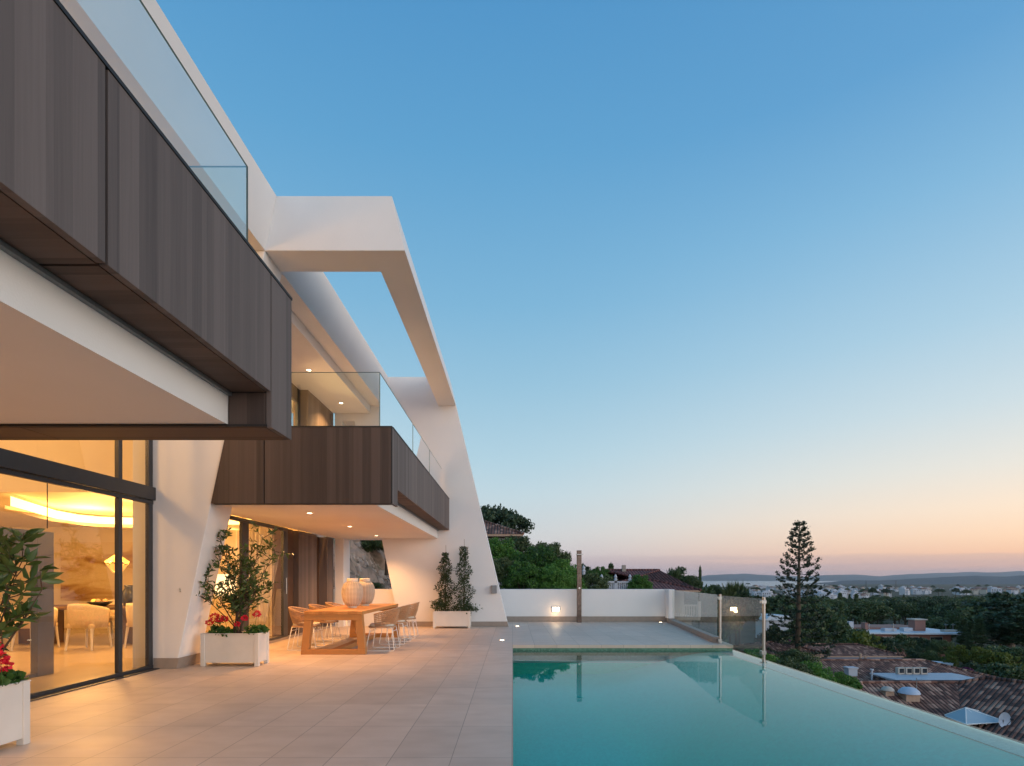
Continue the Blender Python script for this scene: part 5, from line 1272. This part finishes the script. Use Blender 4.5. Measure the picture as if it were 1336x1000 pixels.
# ---------------------------------------------------------------- far town: small houses with wall, roof and a dark window band
def town_proto(kind):
    q = thing('town_house', (0, 0, -500), 'x', 'house', 'houses of the far town'); q['_local'] = 1
    m_ = MB(); m_.box(-6, 6, -5, 5, -3, 6); m_.box(-2, 5, -7, -5.01, -3, 3.2); m_.build('wall', M['house_white'] if kind != 1 else M['house_cream'], q)
    m_ = MB()
    if kind == 2: m_.box(-6.2, 6.2, -5.2, 5.2, 6.01, 6.5); m_.box(-3, 2, -2, 3, 6.5, 8.6)
    else: m_.add([(-6.6, -5.6, 6.01), (6.6, -5.6, 6.01), (6.6, 5.6, 6.01), (-6.6, 5.6, 6.01), (-3, 0, 8.2), (3, 0, 8.2)], [(0, 1, 5, 4), (2, 3, 4, 5), (1, 2, 5), (3, 0, 4), (3, 2, 1, 0)])
    m_.build('roof', M['house_white'] if kind == 2 else M['far_tile'], q)
    m_ = MB()
    for z in (.6, 3.6):
        for k in range(4): m_.box(-4.8+k*2.7, -3.6+k*2.7, -5.06 if z > 2 else -5.06, -5.02, z, z+1.5)
    m_.build('windows', M['win_dark'], q); return q
M['far_tile'] = mat('far_roof_tile', (.20, .10, .075), .9, noise=.2, nscale=.2)
TP = [town_proto(k) for k in range(3)]; tu = {}
random.seed(42)
TL = ['white far town house with a clay roof among many alike', 'cream far town house with a clay roof among many alike', 'white flat roofed far town house among many alike']
def town(px, py, D, s, k, rz=None):
    X_, Y_, Z_ = at(px, py, D); src = TP[k]; c_ = copy_tree(src) if k in tu else src; tu[k] = 1
    c_.location = (X_, Y_, Z_); c_.scale = (s, s, s*random.uniform(.8, 1.2)); c_.rotation_euler = (0, 0, random.uniform(-.5, .5) if rz is None else rz); c_['label'] = TL[k]
for i in range(95):   # right side, just above the slope
    px = 1075+random.random()*275; u_ = random.random(); py = 773-u_*5+ (0 if px > 1150 else 3); D = 900+900*u_; town(px, py+1, D, random.uniform(.7, 1.35), random.choices([0, 1, 2], [4, 3, 5])[0])
for i in range(110):  # denser left part of town
    px = 968+random.random()*190; u_ = random.random(); py = 781-u_*15; D = 620+1400*u_; town(px, py+1, D, random.uniform(.55, 1.05)*(.8+u_*.5), random.choices([0, 1, 2], [4, 3, 5])[0])
for i in range(56):
    px = 985+random.random()*370; town(px, 767.5+random.uniform(-1.5, 2.5), 1900+random.random()*900, random.uniform(.8, 1.4), random.choice([0, 1, 2, 2]))
for i in range(34):   # bright white terraces
    px = random.choice([995, 1050, 1066, 1082, 1096])+random.uniform(-9, 9); py = 779+random.uniform(-4, 4); town(px, py, 600+random.uniform(-20, 60), random.uniform(.55, .85), 2)
# trees between the houses
random.seed(77)
for i in range(70):
    px = 925+random.random()*430; u_ = random.random(); D = 700+1200*u_; k = random.choices(['round', 'round2', 'stone'], [5, 3, 2])[0]
    X_, Y_, Z_ = at(px, 778-u_*12, D); h_ = random.uniform(7, 14)
    c_ = copy_tree(P[k]) if k in USED else P[k]; USED[k] = 1; s_ = h_/7
    c_.location = (X_, Y_, Z_-2); c_.scale = (s_*1.1, s_*1.1, s_); c_['label'] = {'round': 'dark tree between the far town houses', 'round2': 'olive tree between the far town houses', 'stone': 'umbrella pine between the far town houses'}[k]; c_['group'] = 'trees between the far town houses'
for j, px in enumerate((1130, 1169)):
    X_, Y_, Z_ = at(px, 770, 1500); q = thing('mast', (X_, Y_, Z_), ['thin lattice mast rising over the far town, left one', 'thin lattice mast rising over the far town, right one'][j], 'mast', 'lattice masts over the far town'); m_ = MB(); m_.tube([(X_, Y_, Z_-5), (X_, Y_, Z_+26)], [1.2, .5], 4); m_.build('shaft', M['dark_metal'], q)
# rocky bank texture, seen through the opening of the end wall: loose stones on the slope
rk = mat('bank_rock', (.42, .33, .27), .95, noise=.35, nscale=3, bump=1, bscale=6)
mbk, tbk, pbk = newmat('dry_bank'); gb = tbk.nodes.new('ShaderNodeNewGeometry')
r1, _n1 = tint_noise(tbk, pbk, [(.06, .055, .035), (.24, .17, .12), (.40, .27, .20), (.18, .17, .10)], gb.outputs['Position'], .9, 12, .32, .68, 1.2)
tbk.links.new(r1.outputs[0], pbk.inputs['Base Color']); pbk.inputs['Roughness'].default_value = 1
bxs = np.linspace(-16, -3.2, 110); bys = np.linspace(17.8, 36, 110); BX, BYY = np.meshgrid(bxs, bys)
BZ = .2+np.clip((-5.3-BX)*1.15+(BYY-24)*.16, -3.2, 9)
def vn(x, y, s): return np.sin(x*s+1.7*np.sin(y*s*.8))*np.sin(y*s*1.1+1.3*np.sin(x*s*.7))
BZ = BZ+.35*vn(BX, BYY, 1.3)+.16*vn(BX+3, BYY, 3.4)+.08*vn(BX, BYY+2, 8)+rng.normal(size=BX.shape)*.035
ii = np.arange(110*110).reshape(110, 110); Fb = np.stack([ii[:-1, :-1], ii[:-1, 1:], ii[1:, 1:], ii[1:, :-1]], -1).reshape(-1, 4)
o = link_mesh('hillside', tri_mesh('hillside', np.stack([BX, BYY, BZ], -1).reshape(-1, 3), Fb, mbk, 4)); tag(o, kind='structure')
sp = []; random.seed(5)
st = MB()
for i in range(260):
    x = random.uniform(-10, -4.5); y = random.uniform(19.5, 27); z = .2+max(-3.2, min(9, (-5.3-x)*1.15+(y-24)*.16)); s_ = random.uniform(.04, .16)
    vs = [(x+dx_*s_*random.uniform(.6, 1.3), y+dy_*s_*random.uniform(.6, 1.3), z+.35*float(vn(x, y, 1.3))+dz_*s_*random.uniform(.5, 1)) for dx_, dy_, dz_ in ((-1, -1, -1), (1, -1, -1), (1, 1, -1), (-1, 1, -1), (-.6, -.6, 1), (.7, -.5, 1), (.6, .6, 1), (-.6, .7, 1))]
    st.add(vs, [(3, 2, 1, 0), (4, 5, 6, 7), (0, 1, 5, 4), (1, 2, 6, 5), (2, 3, 7, 6), (3, 0, 4, 7)])
o = st.build('stones', rk); tag(o, 'loose stones scattered over the dry bank behind the villa', 'stones', kind='stuff')
for (x, y, h_, lab) in ((-7.8, 27.5, 2.6, 'dark shrub on top of the dry bank, left part of the opening'), (-6.2, 27, 2.6, 'dark shrub on top of the dry bank, right part of the opening'), (-5.7, 22.3, 1.1, 'small dark bush low on the dry bank')):
    c_ = copy_tree(P['near2']); z = .2+(-5.3-x)*1.15+(y-24)*.16
    c_.location = (x, y, z-.25); s_ = h_/4.6; c_.scale = (s_*1.1, s_*1.1, s_); c_['label'] = lab; 
    if 'group' in c_: del c_['group']
for o in sc.objects:
    if '_local' in o: del o['_local']

# ================================================================ air
hz = bpy.data.materials.new('haze'); hz.use_nodes = True; t_ = hz.node_tree; t_.nodes.clear()
o_ = t_.nodes.new('ShaderNodeOutputMaterial'); v_ = t_.nodes.new('ShaderNodeVolumePrincipled'); v_.inputs['Color'].default_value = (.86, .90, .97, 1); v_.inputs['Density'].default_value = 3.4e-5; v_.inputs['Anisotropy'].default_value = .2
t_.links.new(v_.outputs[0], o_.inputs['Volume'])
mb = MB(); mb.box(-14000, 15500, -300, 19000, -62, 260); o = mb.build('haze', hz); tag(o, kind='stuff'); o['label'] = 'thin pale evening haze over the valley'
